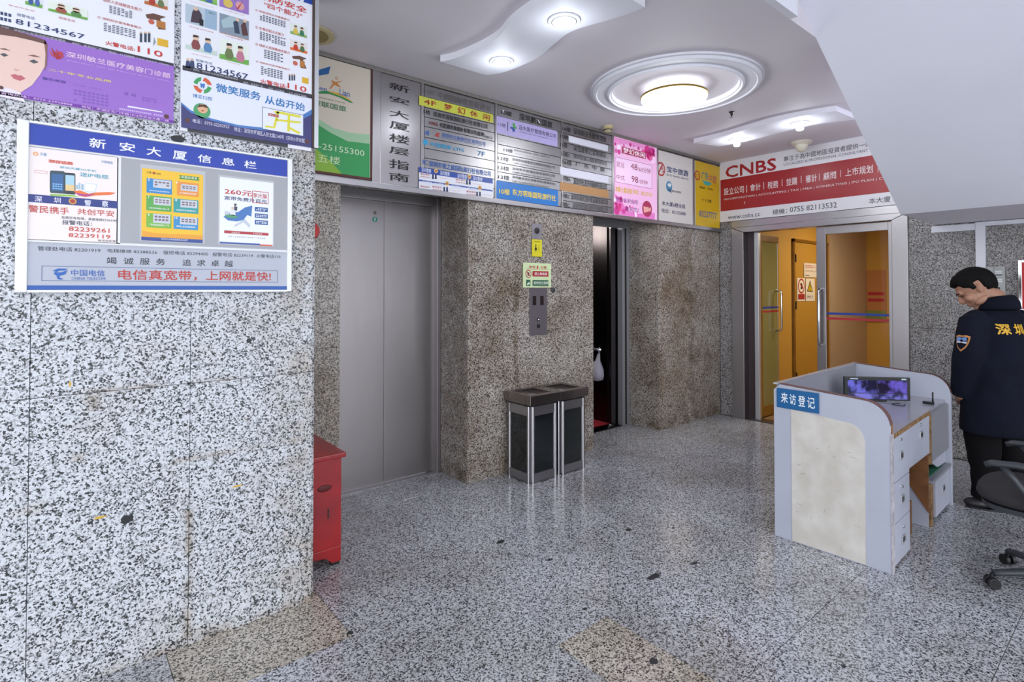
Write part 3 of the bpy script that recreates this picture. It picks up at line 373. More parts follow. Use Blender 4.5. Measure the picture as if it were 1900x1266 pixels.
('T','Lian',1.3526,2.728,1.4202,2.6869,'3a6ab0',0.01,4),('T','Shen',1.1703,2.7164,1.2719,2.6897,'3a6ab0',0.01,4),('T','SHENLIAN TOUR',1.1936,2.6462,1.3911,2.6389,'4a7a40',0.0,4),('T','深联国旅',1.1833,2.6229,1.3959,2.5875,'2c7a48',0.02,4),
('P',[(1.1698,2.7844),(1.2167,2.8102),(1.2925,2.8534),(1.282,2.8024),(1.17,2.7561)],'1f5f9c',4),('T','0755-25155300',1.081,2.3605,1.5206,2.3235,'d4e8c8',0.0,5),('T','五楼',1.2147,2.2925,1.3587,2.2419,'cfe4b4',0.0,5),
]),
'plate':('Y',3.338,[
('T','新',1.6981,2.8559,1.8493,2.8099,'141416',0.03,0),('T','安',1.6985,2.7637,1.8496,2.7247,'141416',0.03,0),('T','大',1.7014,2.6743,1.846,2.6258,'141416',0.03,0),('T','厦',1.7018,2.5936,1.8503,2.5439,'141416',0.03,0),('T','楼',1.6997,2.5102,1.8507,2.453,'141416',0.03,0),
('T','层',1.7001,2.4205,1.847,2.3745,'141416',0.03,0),('T','指',1.7004,2.3355,1.8474,2.2755,'141416',0.03,0),('T','南',1.7008,2.2458,1.8477,2.1918,'141416',0.03,0),
]),
'dir_a':('Y',3.333,[
('T','3楼',1.9562,2.8734,2.047,2.8393,'6c6c6c',0.02,3),('T','中国国际贸易促进会',2.0787,2.8766,2.5529,2.8294,'66625e',0.01,3),('R',1.923,2.8127,2.5763,2.746,'c8cc4c',1),('T','4F',1.9613,2.7961,2.0612,2.7636,'a02c20',0.04,3),('T','梦',2.1294,2.8017,2.1963,2.7593,'a02c20',0.04,3),
('T','幻',2.2453,2.8032,2.3126,2.7569,'a02c20',0.04,3),('T','休',2.3592,2.7998,2.4278,2.7579,'a02c20',0.04,3),('T','闲',2.4784,2.8001,2.5437,2.7554,'a02c20',0.04,3),('T','5楼',1.9568,2.7243,2.0121,2.6927,'202020',0.02,3),('T','深圳市深联国际旅行社有限公司',2.0365,2.7258,2.5208,2.6891,'202020',0.02,3),
('B',1.9332,2.6438,1.9987,2.6263,0.002,'888888',2),('T','HAKE',2.0054,2.6497,2.0765,2.6268,'7a2020',0.03,3),('T','名匠廊形象設計有限公司(香港)',2.0924,2.6557,2.4934,2.6179,'181818',0.04,3),('T','5楼CD',2.4979,2.6389,2.5718,2.6152,'303030',0.01,3),
('T','6楼',1.9669,2.578,2.0058,2.5454,'3464b8',0.03,3),('P',[(2.0519,2.5537),(2.0747,2.581),(2.0947,2.5744),(2.0797,2.5544),(2.0948,2.5485),(2.0648,2.5475)],'b04038',2),('T','深圳市方新旅行社有限公司',2.1098,2.5857,2.5015,2.5551,'3c66b4',0.02,3),
('G',2.1099,2.553,2.4981,2.5453,1,26,'6078a8',2),('D',1.9749,2.4934,0.0203,'2c98c8',2),('T','中国国旅 CITS',2.0108,2.5038,2.3025,2.4744,'38a0cc',0.04,3),('T','7F',2.4282,2.5065,2.4982,2.472,'3078a8',0.03,3),('T','9C',1.9504,2.3674,1.9919,2.334,'2c60b0',0.03,3),
('T','深圳市悦之旅国际旅行社有限公司',2.0044,2.3672,2.5536,2.3273,'2c60b0',0.03,3),('R',1.923,2.3106,2.577,2.1619,'e4e6ee',1),('R',1.923,2.3106,2.5734,2.2735,'2448a0',2),('R',1.9233,2.223,2.5734,2.2124,'2448a0',2),('T','深圳警察',1.9439,2.3092,2.0213,2.2793,'e0e4f4',0.01,3),
('T','深圳警察',2.0955,2.3089,2.1769,2.2782,'e0e4f4',0.01,3),('T','深圳警察',2.2445,2.3086,2.3298,2.2772,'e0e4f4',0.01,3),('T','深圳警察',2.3843,2.3083,2.4735,2.2762,'e0e4f4',0.01,3),('T','深圳警察',1.9519,2.2191,2.0294,2.1937,'e0e4f4',0.01,3),('T','深圳警察',2.046,2.2191,2.1261,2.1933,'e0e4f4',0.01,3),
('T','深圳警察',2.1925,2.2192,2.2764,2.1927,'e0e4f4',0.01,3),('T','深圳警察',2.3354,2.2193,2.4232,2.1922,'e0e4f4',0.01,3),('D',2.0606,2.3013,0.0159,'d8b46a',4),('D',2.0606,2.3013,0.008,'b06040',5),('D',2.3515,2.2988,0.0174,'d8b46a',4),('D',2.3515,2.2988,0.0087,'b06040',5),
('D',2.1545,2.2233,0.0164,'d8b46a',4),('D',2.1545,2.2233,0.0081,'b06040',5),('D',2.4488,2.2263,0.018,'d8b46a',4),('D',2.4488,2.2263,0.009,'b06040',5),('T','警民携手',1.9345,2.2704,2.0116,2.2589,'c05858',0.02,3),('T','共创平安',1.9346,2.2504,2.0116,2.242,'c05858',0.02,3),
('T','警民携手',2.2288,2.2694,2.3137,2.2573,'c05858',0.02,3),('T','共创平安',2.2289,2.2484,2.3138,2.2395,'c05858',0.02,3),('T','警民携手',1.9348,2.1835,2.0119,2.1709,'c05858',0.02,3),('T','共创平安',1.9349,2.1635,2.0119,2.154,'c05858',0.02,3),('T','警民携手',2.0314,2.1928,2.111,2.1801,'c05858',0.02,3),
('T','共创平安',2.0314,2.1724,2.111,2.1629,'c05858',0.02,3),('T','警民携手',2.3246,2.1928,2.4121,2.1795,'c05858',0.02,3),('T','共创平安',2.3247,2.1714,2.4122,2.1614,'c05858',0.02,3),('D',2.036,2.2673,0.0079,'26345c',3),('P',[(2.0292,2.2613),(2.043,2.2614),(2.045,2.2412),(2.0273,2.2407)],'26345c',3),
('D',2.0597,2.2705,0.008,'26345c',3),('P',[(2.0528,2.2644),(2.0667,2.2646),(2.0687,2.2443),(2.0509,2.2437)],'26345c',3),('D',2.3299,2.2647,0.0086,'26345c',3),('P',[(2.3223,2.2584),(2.3375,2.2585),(2.3397,2.2374),(2.3202,2.2368)],'26345c',3),
('D',2.3559,2.268,0.0087,'26345c',3),('P',[(2.3483,2.2617),(2.3636,2.2618),(2.3658,2.2406),(2.3462,2.24)],'26345c',3),('D',2.1312,2.1876,0.0081,'26345c',3),('P',[(2.1241,2.1816),(2.1383,2.1816),(2.1404,2.1611),(2.1221,2.1607)],'26345c',3),
('D',2.1556,2.1905,0.0082,'26345c',3),('P',[(2.1484,2.1845),(2.1628,2.1844),(2.1649,2.1639),(2.1465,2.1635)],'26345c',3),('D',2.4232,2.1862,0.0089,'26345c',3),('P',[(2.4155,2.1799),(2.431,2.1798),(2.4333,2.1583),(2.4133,2.158)],'26345c',3),
('D',2.45,2.1892,0.009,'26345c',3),('P',[(2.4422,2.1829),(2.4579,2.1828),(2.4602,2.1612),(2.44,2.1609)],'26345c',3),('G',2.0806,2.2587,2.1718,2.255,1,10,'d88a8a',3),('G',2.3789,2.253,2.4792,2.249,1,10,'d88a8a',3),('G',2.172,2.1812,2.2659,2.1763,1,10,'d88a8a',3),
('G',2.468,2.1821,2.5712,2.177,1,10,'d88a8a',3),
]),
'dir_b':('Y',3.333,[
('T','10楼',2.6566,2.8699,2.7637,2.8323,'2a2a2a',0.03,3),('T','深圳鹏运国旅',2.8437,2.8805,3.2129,2.8246,'2a2a2a',0.02,3),('P',[(3.0389,2.8663),(3.059,2.8623),(3.0765,2.8388),(3.059,2.8403)],'d4d4d8',4),('P',[(2.665,2.8651),(2.6855,2.8713),(2.6782,2.8433)],'d0d0d4',4),
('R',2.6115,2.8108,3.2736,2.6769,'b4aadc',1),('T','11楼',2.6233,2.7627,2.7013,2.7326,'3c3450',0.0,3),('R',2.7195,2.7835,2.7269,2.7137,'5a5078',1),('P',[(2.7711,2.786),(2.7985,2.7846),(2.796,2.7649),(2.8185,2.7567),(2.806,2.7409),(2.7786,2.7472)],'4a9a4a',2),
('P',[(2.7477,2.7528),(2.7786,2.7511),(2.7985,2.7366),(2.7935,2.7155),(2.7712,2.7171),(2.7687,2.7339),(2.7502,2.7371)],'2c50a0',3),('T','远大医疗管理有限公司',2.8374,2.7825,3.2566,2.7458,'3c3450',0.01,3),('T','YUANDA MEDICAL MANAGEMENT CO.,LTD',2.8437,2.7335,3.2566,2.7232,'5a5078',0.0,3),
('G',2.6294,2.6178,2.7318,2.6148,1,8,'6a6a6a',2),('G',2.8883,2.6173,3.0454,2.6169,1,14,'7a7a7a',2),('T','13楼',2.6833,2.5706,2.7737,2.5436,'3c3c40',0.01,3),('T','史达高信息咨询（深圳）有限公司',2.7898,2.5787,3.1805,2.5651,'4a4a50',0.0,3),('T','Stanger Testing (Shenzhen) Limited',2.7899,2.5481,3.1805,2.5439,'5a5a60',0.0,3),
('T','13楼',2.626,2.4985,2.7344,2.4661,'303036',0.0,3),('T','深圳市中商管理咨询顾问有限公司',2.7688,2.5065,3.2421,2.4827,'4a4a50',0.005,3),('T','CNBS Consulting (Shenzhen) Limited',2.7713,2.4725,3.2027,2.4599,'6a6a70',0.0,3),('T','13楼',2.6261,2.4265,2.7381,2.3926,'303036',0.0,3),
('T','深圳市中商海拓商务有限公司',2.7688,2.4321,3.242,2.4103,'4a4a50',0.005,3),('T','CNBS Business Services Limited',2.7713,2.4,3.2026,2.3859,'6a6a70',0.0,3),('T','13楼',2.6297,2.3542,2.7406,2.3198,'303036',0.0,3),('T','深圳昌达会计师事务所(普通合伙)',2.7689,2.3634,3.2476,2.3406,'3c3c44',0.005,3),
('T','C&Y Certified Public Accountants',2.7714,2.3275,3.1747,2.3116,'6a6a70',0.0,3),('R',2.6085,2.3048,3.28,2.1654,'1a74c4',1),('T','10楼',2.6357,2.2476,2.7419,2.2032,'f0d428',0.04,3),('T','东方明珠国际旅行社',2.7726,2.2571,3.2531,2.2076,'f0d428',0.04,3),

]),
'dir_c':('Y',3.333,[
('T','14楼',3.3314,2.8677,3.4343,2.8276,'2c2c2c',0.02,3),('T','深圳新安大厦管理处',3.4719,2.8788,3.9101,2.8224,'3a3a3a',0.02,3),('T','15楼',3.3096,2.7964,3.4045,2.7594,'2c2c2c',0.02,3),('R',3.4105,2.7992,3.9335,2.7425,'d8d8e4',1),('T','15楼',3.3095,2.7242,3.3925,2.6843,'2c2c2c',0.02,3),
('T','深宝建物之宝眼镜店',3.4716,2.7332,3.9062,2.6768,'3a3a3a',0.01,3),('T','15楼C',3.3238,2.644,3.4294,2.6066,'3a3a3a',0.02,3),('T','深圳市正嘉工贸发展有限公司',3.4714,2.652,3.9127,2.6087,'4a4a4a',0.01,3),('T','16楼',3.3353,2.5838,3.4487,2.5382,'2c2c2c',0.01,3),
('T','广  东  中  旅',3.4969,2.5853,3.8889,2.5441,'3a3a3a',0.01,3),('R',3.3049,2.5122,3.9391,2.4459,'dcdae8',1),('T','17楼A',3.338,2.4343,3.4335,2.3967,'262626',0.02,3),('T','深圳市杜润牙科器材有限公司',3.471,2.4361,3.9152,2.3806,'262626',0.03,3),('R',3.3047,2.3805,3.9386,2.3074,'b48450',1),
('T','17楼C',3.3204,2.2877,3.4257,2.2453,'3a3a3a',0.02,3),('T','深圳市南化信科技发展有限公司',3.4407,2.3013,3.9282,2.2416,'404040',0.02,3),('T','17楼C',3.316,2.21,3.4226,2.1667,'3a3a3a',0.02,3),('T','深圳世纪锦华旅行社有限公司',3.46,2.2195,3.9279,2.1703,'4a4a4a',0.01,3),

]),
'pink':('Y',3.338,[
('R',4.03,2.165,4.7,2.905,'e6b4da',0),('P',[(4.0048,2.8937),(4.6663,2.9155),(4.6651,2.7223),(4.5762,2.7655),(4.5038,2.8548),(4.3267,2.8639),(4.1901,2.857),(4.0579,2.8345),(4.0044,2.7939)],'dc8cc4',1),('P',[(4.0027,2.3641),(4.0884,2.3421),(4.154,2.2853),(4.2207,2.2169),(4.3579,2.1968),(4.6619,2.2349),(4.6614,2.1614),(4.0019,2.1654)],'d878bc',1),
('D',4.1078,2.3199,0.018,'b83484',2),('D',4.0782,2.8582,0.0217,'e890cc',2),('D',4.3165,2.2081,0.0144,'d060a8',2),('D',4.2399,2.7913,0.0297,'e890cc',2),('D',4.0995,2.2072,0.0287,'e890cc',2),('D',4.5186,2.8598,0.0175,'e890cc',2),('D',4.0539,2.2558,0.0245,'d060a8',2),
('D',4.1726,2.8404,0.0154,'d060a8',2),('D',4.3323,2.3139,0.0163,'e890cc',2),('D',4.5496,2.8293,0.0206,'d060a8',2),('D',4.1265,2.2702,0.014,'e890cc',2),('D',4.5266,2.8753,0.0104,'e890cc',2),('D',4.2109,2.2349,0.0263,'b83484',2),('D',4.6492,2.865,0.021,'b83484',2),
('D',4.2543,2.2597,0.0133,'f4d8f0',2),('D',4.4837,2.8457,0.0241,'e890cc',2),('D',4.0593,2.3299,0.0137,'d060a8',2),('D',4.3993,2.8506,0.0176,'b83484',2),('D',4.1277,2.3289,0.0172,'c83c90',2),('D',4.581,2.7853,0.0296,'e890cc',2),('D',4.0297,2.3014,0.0316,'f4d8f0',2),
('D',4.5582,2.7932,0.0279,'c83c90',2),('D',4.1285,2.3059,0.0193,'b83484',2),('D',4.1731,2.8065,0.0124,'d060a8',2),('D',4.0268,2.335,0.0121,'e890cc',2),('D',4.6489,2.8266,0.0217,'b83484',2),('D',4.1762,2.2994,0.0099,'c83c90',2),('D',4.4771,2.8179,0.0354,'d060a8',2),
('D',4.0377,2.2731,0.0141,'c83c90',2),('D',4.097,2.8104,0.0273,'f4d8f0',2),('D',4.2607,2.2929,0.0137,'f4d8f0',2),('D',4.2712,2.8649,0.0195,'b83484',2),('D',4.259,2.2611,0.014,'b83484',2),('D',4.0439,2.8345,0.014,'b83484',2),('D',4.3061,2.2583,0.0154,'e890cc',2),
('D',4.0551,2.7709,0.022,'d060a8',2),('D',4.1681,2.2039,0.0247,'c83c90',2),('D',4.3231,2.8616,0.0142,'d060a8',2),('D',4.3543,2.1818,0.0175,'f4d8f0',2),('D',4.5177,2.8147,0.0314,'d060a8',2),('D',4.0999,2.2245,0.028,'e890cc',2),('D',4.5988,2.7857,0.0113,'e890cc',2),
('D',4.3783,2.2158,0.0099,'d060a8',2),('D',4.1,2.7685,0.0247,'c83c90',2),('D',4.3431,2.2165,0.0208,'f4d8f0',2),('D',4.483,2.7849,0.015,'c83c90',2),('D',4.5401,2.8607,0.0441,'c03888',2),('D',4.5856,2.8007,0.0445,'c03888',2),('D',4.6136,2.8502,0.0449,'c03888',2),
('D',4.6318,2.774,0.0449,'f0c8e8',2),('D',4.088,2.2575,0.0394,'d868b0',2),('D',4.0633,2.2024,0.0392,'c03888',2),('D',4.1207,2.2395,0.0398,'d868b0',2),('R',4.1399,2.8271,4.5177,2.7611,'9a2450',3),('T','梦幻休闲',4.1615,2.8222,4.5032,2.7678,'f0e0ea',0.03,4),
('R',4.0444,2.7141,4.615,2.4727,'e8c4e4',3),('B',4.0444,2.7141,4.615,2.4727,0.004,'a04c90',4),('T','足浴',4.0572,2.6728,4.1756,2.6211,'84204c',0.0,5),('T','48',4.274,2.687,4.3777,2.6278,'84204c',0.02,5),('T','/60分钟',4.3815,2.6733,4.5937,2.6197,'84204c',0.0,5),
('T','中式',4.0567,2.5494,4.18,2.4997,'84204c',0.0,5),('T','98',4.2871,2.5653,4.3894,2.5043,'84204c',0.02,5),('T','/双钟',4.3949,2.5456,4.5416,2.5043,'84204c',0.0,5),('T','本集大厦四楼',4.04,2.4335,4.2897,2.3835,'c8a838',0.04,4),('T','电话：82227763',4.3071,2.4365,4.6145,2.3904,'c8a838',0.04,4),
('T','梦幻休闲会所',4.0396,2.3336,4.3882,2.2871,'7a3c84',0.01,4),('T','欢迎您！',4.1906,2.2569,4.3931,2.213,'7a3c84',0.01,4),('D',4.5329,2.2624,0.0808,'a03458',4),('P',[(4.4734,2.2789),(4.4932,2.2864),(4.5036,2.2208),(4.482,2.2244)],'e0a8a0',5),
('P',[(4.4985,2.278),(4.5185,2.2855),(4.5254,2.226),(4.5037,2.2296)],'e0a8a0',5),('P',[(4.5239,2.2771),(4.5439,2.2846),(4.5473,2.2314),(4.5254,2.2349)],'e0a8a0',5),('P',[(4.5494,2.2762),(4.5695,2.2837),(4.5692,2.2367),(4.5473,2.2403)],'e0a8a0',5),
('P',[(4.575,2.2753),(4.5953,2.2828),(4.5913,2.2421),(4.5693,2.2456)],'e0a8a0',5),
]),
'white':('Y',3.338,[
('R',4.728,2.165,5.358,2.89,'d6d2ce',0),('D',4.7713,2.6976,0.0738,'b02c30',2),('D',4.7713,2.6976,0.0562,'d6d2ce',3),('P',[(4.7832,2.7453),(4.8064,2.7429),(4.7346,2.6467),(4.7156,2.6498)],'b02c30',4),('T','5',4.7791,2.7159,4.8214,2.6642,'b02c30',0.04,4),
('T','宝中旅游',4.8748,2.747,5.2711,2.6844,'28386c',0.04,3),('T','BCTS TRAVEL SERVICE',4.8742,2.6622,5.2707,2.6455,'38446c',0.03,3),('D',4.9147,2.5347,0.056,'5a90b4',2),('P',[(4.8832,2.5565),(4.9289,2.5715),(4.9588,2.5541),(4.9286,2.5271),(4.8989,2.5328)],'e0e4e4',3),
('P',[(4.8792,2.5444),(4.9085,2.4955),(4.9581,2.4603),(4.9424,2.5053)],'3a78a0',3),('T','宝源票务机票网',4.8927,2.5053,5.1298,2.4819,'40485c',0.01,3),('T','本大厦6楼全层',4.7864,2.3723,5.2104,2.3261,'38406c',0.02,3),('T','电话：82155888',4.7801,2.2948,5.2182,2.251,'38406c',0.02,3),

]),
'yellow':('Y',3.338,[
('R',5.415,2.165,5.924,2.885,'d2ac18',0),('D',5.4531,2.7232,0.0539,'a83424',2),('D',5.4531,2.7232,0.0381,'d2ac18',3),('T','CT',5.4287,2.7373,5.4798,2.707,'a83424',0.04,4),('T','广东',5.537,2.7806,5.6744,2.6984,'2c7ca0',0.04,3),('T','中旅',5.6845,2.7693,5.855,2.6764,'b86050',0.03,3),
('P',[(5.5543,2.6893),(5.6046,2.6807),(5.6976,2.6798),(5.7565,2.6642),(5.6737,2.6313),(5.5927,2.644)],'38a8a8',2),('G',5.7493,2.6557,5.8766,2.6507,1,10,'3a3a20',2),('T','旅游部',5.4946,2.6096,5.6083,2.5857,'3a3420',0.01,3),('T','票务部',5.6618,2.6121,5.7724,2.5896,'3a3420',0.01,3),
('T','十六楼',5.534,2.481,5.7423,2.441,'3a3420',0.01,3),('T','✆',5.4315,2.3161,5.4869,2.2778,'b8b070',0,3),('T','83237777',5.492,2.3365,5.8554,2.2697,'345898',0.03,3),
]),
'red':('X',5.925,[
('R',3.336,2.237,1.36,2.93,'d8d6da',0),('R',3.327,2.7276,1.488,2.361,'981c20',1),('T','CNBS',3.2585,2.87,2.6853,2.742,'a01c20',0.06,3),('T','專注于為中國地區投資者提供一站式服務',2.6031,2.8688,1.6239,2.8126,'48484e',0.01,3),('T','LOCALIZED & PROFESSIONAL CONSULTANT',2.6036,2.7961,1.816,2.7696,'505058',0.0,3),
('T','設立公司',3.2824,2.6257,3.0445,2.5432,'e2d4d4',0.015,3),('T','會計',2.9705,2.6247,2.8558,2.5489,'e2d4d4',0.015,3),('T','稅務',2.7754,2.6244,2.6627,2.5464,'e2d4d4',0.015,3),('T','並購',2.579,2.6298,2.4674,2.5506,'e2d4d4',0.015,3),('T','審計',2.3823,2.6322,2.2755,2.5548,'e2d4d4',0.015,3),
('T','顧問',2.2127,2.6314,2.0963,2.5559,'e2d4d4',0.015,3),('T','上市规划',2.0143,2.6381,1.7773,2.5623,'e2d4d4',0.015,3),('R',3.0136,2.6221,3.0076,2.5421,'e2d4d4',3),('R',2.8213,2.6289,2.8157,2.5508,'e2d4d4',3),('R',2.6238,2.6319,2.6185,2.5558,'e2d4d4',3),
('R',2.4294,2.6338,2.4243,2.5596,'e2d4d4',3),('R',2.2533,2.6323,2.2485,2.5599,'e2d4d4',3),('R',2.0578,2.6342,2.0533,2.5638,'e2d4d4',3),('R',1.7367,2.6232,1.7327,2.5561,'e2d4d4',3),('T','INCORPORATION | ACCOUNTING | TAX | M&A | CONSULTING | IPO PLAN | C',3.2832,2.507,1.7013,2.4783,'dccaca',0.01,3),
('T','www.cnbs.cc',3.2357,2.3094,2.8617,2.2594,'48484e',0.01,3),('T','總機：',2.7249,2.3154,2.5725,2.2599,'48484e',0.01,3),('T','0755 82113532',2.5428,2.3215,2.0916,2.2674,'48484e',0.01,3),('T','本大廈',1.8144,2.3222,1.638,2.2681,'48484e',0.01,3),
('P',[(3.0412,2.4403),(3.0307,2.4416),(3.0362,2.4064)],'e0d0d0',3),
]),
'notice':('Y',3.352,[
('R',2.9,1.6728,3.2059,1.4716,'cfdfb0',0),('T','发现',2.9609,1.6512,3.0354,1.6279,'b03c34',0.02,3),('T','火情',3.093,1.6506,3.1609,1.6283,'b03c34',0.02,3),('P',[(3.0595,1.6574),(3.0687,1.6414),(3.0652,1.6269),(3.0492,1.6282),(3.0492,1.6409)],'c04030',2),
('R',2.9364,1.6213,3.1894,1.6246,'c08070',2),('D',2.9576,1.5824,0.0325,'a83c34',2),('D',2.9576,1.5824,0.0246,'dfe8c8',3),('R',2.9453,1.5956,2.9676,1.5675,'283028',4),('P',[(2.9364,1.5963),(2.9431,1.6006),(2.9788,1.5677),(2.9732,1.5634)],'a83c34',5),
('R',3.0025,1.6077,3.1834,1.5623,'a82c34',2),('T','禁止乘电梯',3.0252,1.5972,3.1656,1.5723,'f0e4e4',0.02,3),('R',2.9364,1.5437,3.1893,1.5442,'a0b090',2),('R',3.0025,1.5327,3.1833,1.4845,'245c44',2),('T','请用逃生楼梯',3.0115,1.5218,3.1797,1.4965,'e0ecdc',0.02,3),
('R',2.9331,1.5336,2.9799,1.4837,'245c44',2),('P',[(2.9409,1.4919),(2.9497,1.5129),(2.9587,1.5071),(2.9654,1.5214),(2.9698,1.5088),(2.9743,1.4904),(2.9631,1.5004),(2.9542,1.4903)],'e0ecdc',3),('R',3.0802,1.4781,3.1821,1.475,'c09080',2),

]),
'sticker':('Y',3.352,[
('R',2.9981,1.8699,3.1012,1.7278,'d8cc28',0),('T','小心夹手',3.0173,1.8575,3.0862,1.8477,'3a3418',0.02,3),('D',3.0401,1.8214,0.0069,'2a2818',2),('R',3.0355,1.8144,3.0447,1.7996,'2a2818',1),('D',3.0401,1.7908,0.0126,'2a2818',2),('G',3.07,1.8204,3.0769,1.7781,6,1,'3a3418',2),
('P',[(3.0332,1.7761),(3.0469,1.7767),(3.0401,1.7671)],'2a2818',2),('R',3.0173,1.7424,3.0838,1.7425,'6a6420',2),
]),
'inner':('Y',3.03,[
('R',7.4563,1.7981,8.0664,1.6104,'e4d8c8',0),('G',7.4934,1.7792,8.0345,1.7318,2,14,'c08070',2),('G',7.4919,1.7057,7.9991,1.6821,2,12,'b8a090',2),('R',7.4907,1.6416,7.6172,1.6316,'3a3030',1),('R',7.2449,1.5998,7.4839,1.3018,'e8e0d0',0),
('D',7.3701,1.4958,0.0989,'b03838',2),('D',7.3701,1.4958,0.0771,'e8e0d0',3),('P',[(7.3433,1.5313),(7.3861,1.5316),(7.4099,1.4854),(7.3907,1.4523),(7.3419,1.4589),(7.3548,1.4984)],'38302c',4),('P',[(7.3127,1.5245),(7.3311,1.5325),(7.4343,1.4695),(7.4155,1.4589)],'b03838',5),
('R',7.271,1.3936,7.4687,1.3233,'a82c34',2),('R',7.5054,1.5951,7.7891,1.2975,'e8e0d0',0),('P',[(7.6384,1.5738),(7.7259,1.4181),(7.5398,1.4255)],'2c2a20',2),('P',[(7.6379,1.5468),(7.7034,1.4291),(7.5653,1.4348)],'d8b828',3),('R',7.6276,1.5129,7.6459,1.4657,'2c2a20',4),
('D',7.6359,1.4481,0.0128,'2c2a20',4),('R',7.5264,1.3854,7.7371,1.3255,'d8d0c8',2),('G',7.5451,1.3719,7.7178,1.3393,1,6,'8a8078',3),
]),
'desk':('X',3.28,[
('R',1.4838,0.876,1.255,0.7631,'0c5c94',0),('T','来',1.4626,0.8521,1.4251,0.7941,'e8eef2',0.03,1),('T','访',1.4142,0.8493,1.3788,0.7918,'e8eef2',0.03,1),('T','登',1.3657,0.848,1.328,0.7888,'e8eef2',0.03,1),('T','记',1.3168,0.847,1.2768,0.787,'e8eef2',0.03,1),

]),
}
# ------------------------------------------------------------ flat print on signs
TXT = {}
def prepare_text():
    todo = []
    for k, (ax, val, es) in SIGNS.items():
        for e in es:
            if e[0] == 'T' and (e[1], e[7]) not in TXT:
                TXT[(e[1], e[7])] = None
                cu = bpy.data.curves.new('t', 'FONT'); cu.body = e[1]; cu.size = 1.0; cu.resolution_u = 2; cu.fill_mode = 'BOTH'; cu.dimensions = '2D'
                o = bpy.data.objects.new('t', cu); C.objects.link(o); todo.append(((e[1], e[7]), o))
    for extra in ('深', '圳', '保', '安'):
        cu = bpy.data.curves.new('t', 'FONT'); cu.body = extra; cu.size = 1.0; cu.resolution_u = 2
        o = bpy.data.objects.new('t', cu); C.objects.link(o); todo.append(((extra, 'b'), o))
    bpy.context.view_layer.update(); dg = bpy.context.evaluated_depsgraph_get()
    for key, o in todo:
        me = bpy.data.meshes.new_from_object(o.evaluated_get(dg))
        vs = [tuple(v.co)[:2] for v in me.vertices]; fs = [tuple(p.vertices) for p in me.polygons]
        if vs:
            x0 = min(v[0] for v in vs); x1 = max(v[0] for v in vs); y0 = min(v[1] for v in vs); y1 = max(v[1] for v in vs)
            vs = [((v[0]-x0)/max(x1-x0, 1e-6), (v[1]-y0)/max(y1-y0, 1e-6)) for v in vs]
        TXT[key] = (vs, fs); bpy.data.meshes.remove(me)
    for key, o in todo:
        cu = o.data; bpy.data.objects.remove(o); bpy.data.curves.remove(cu)
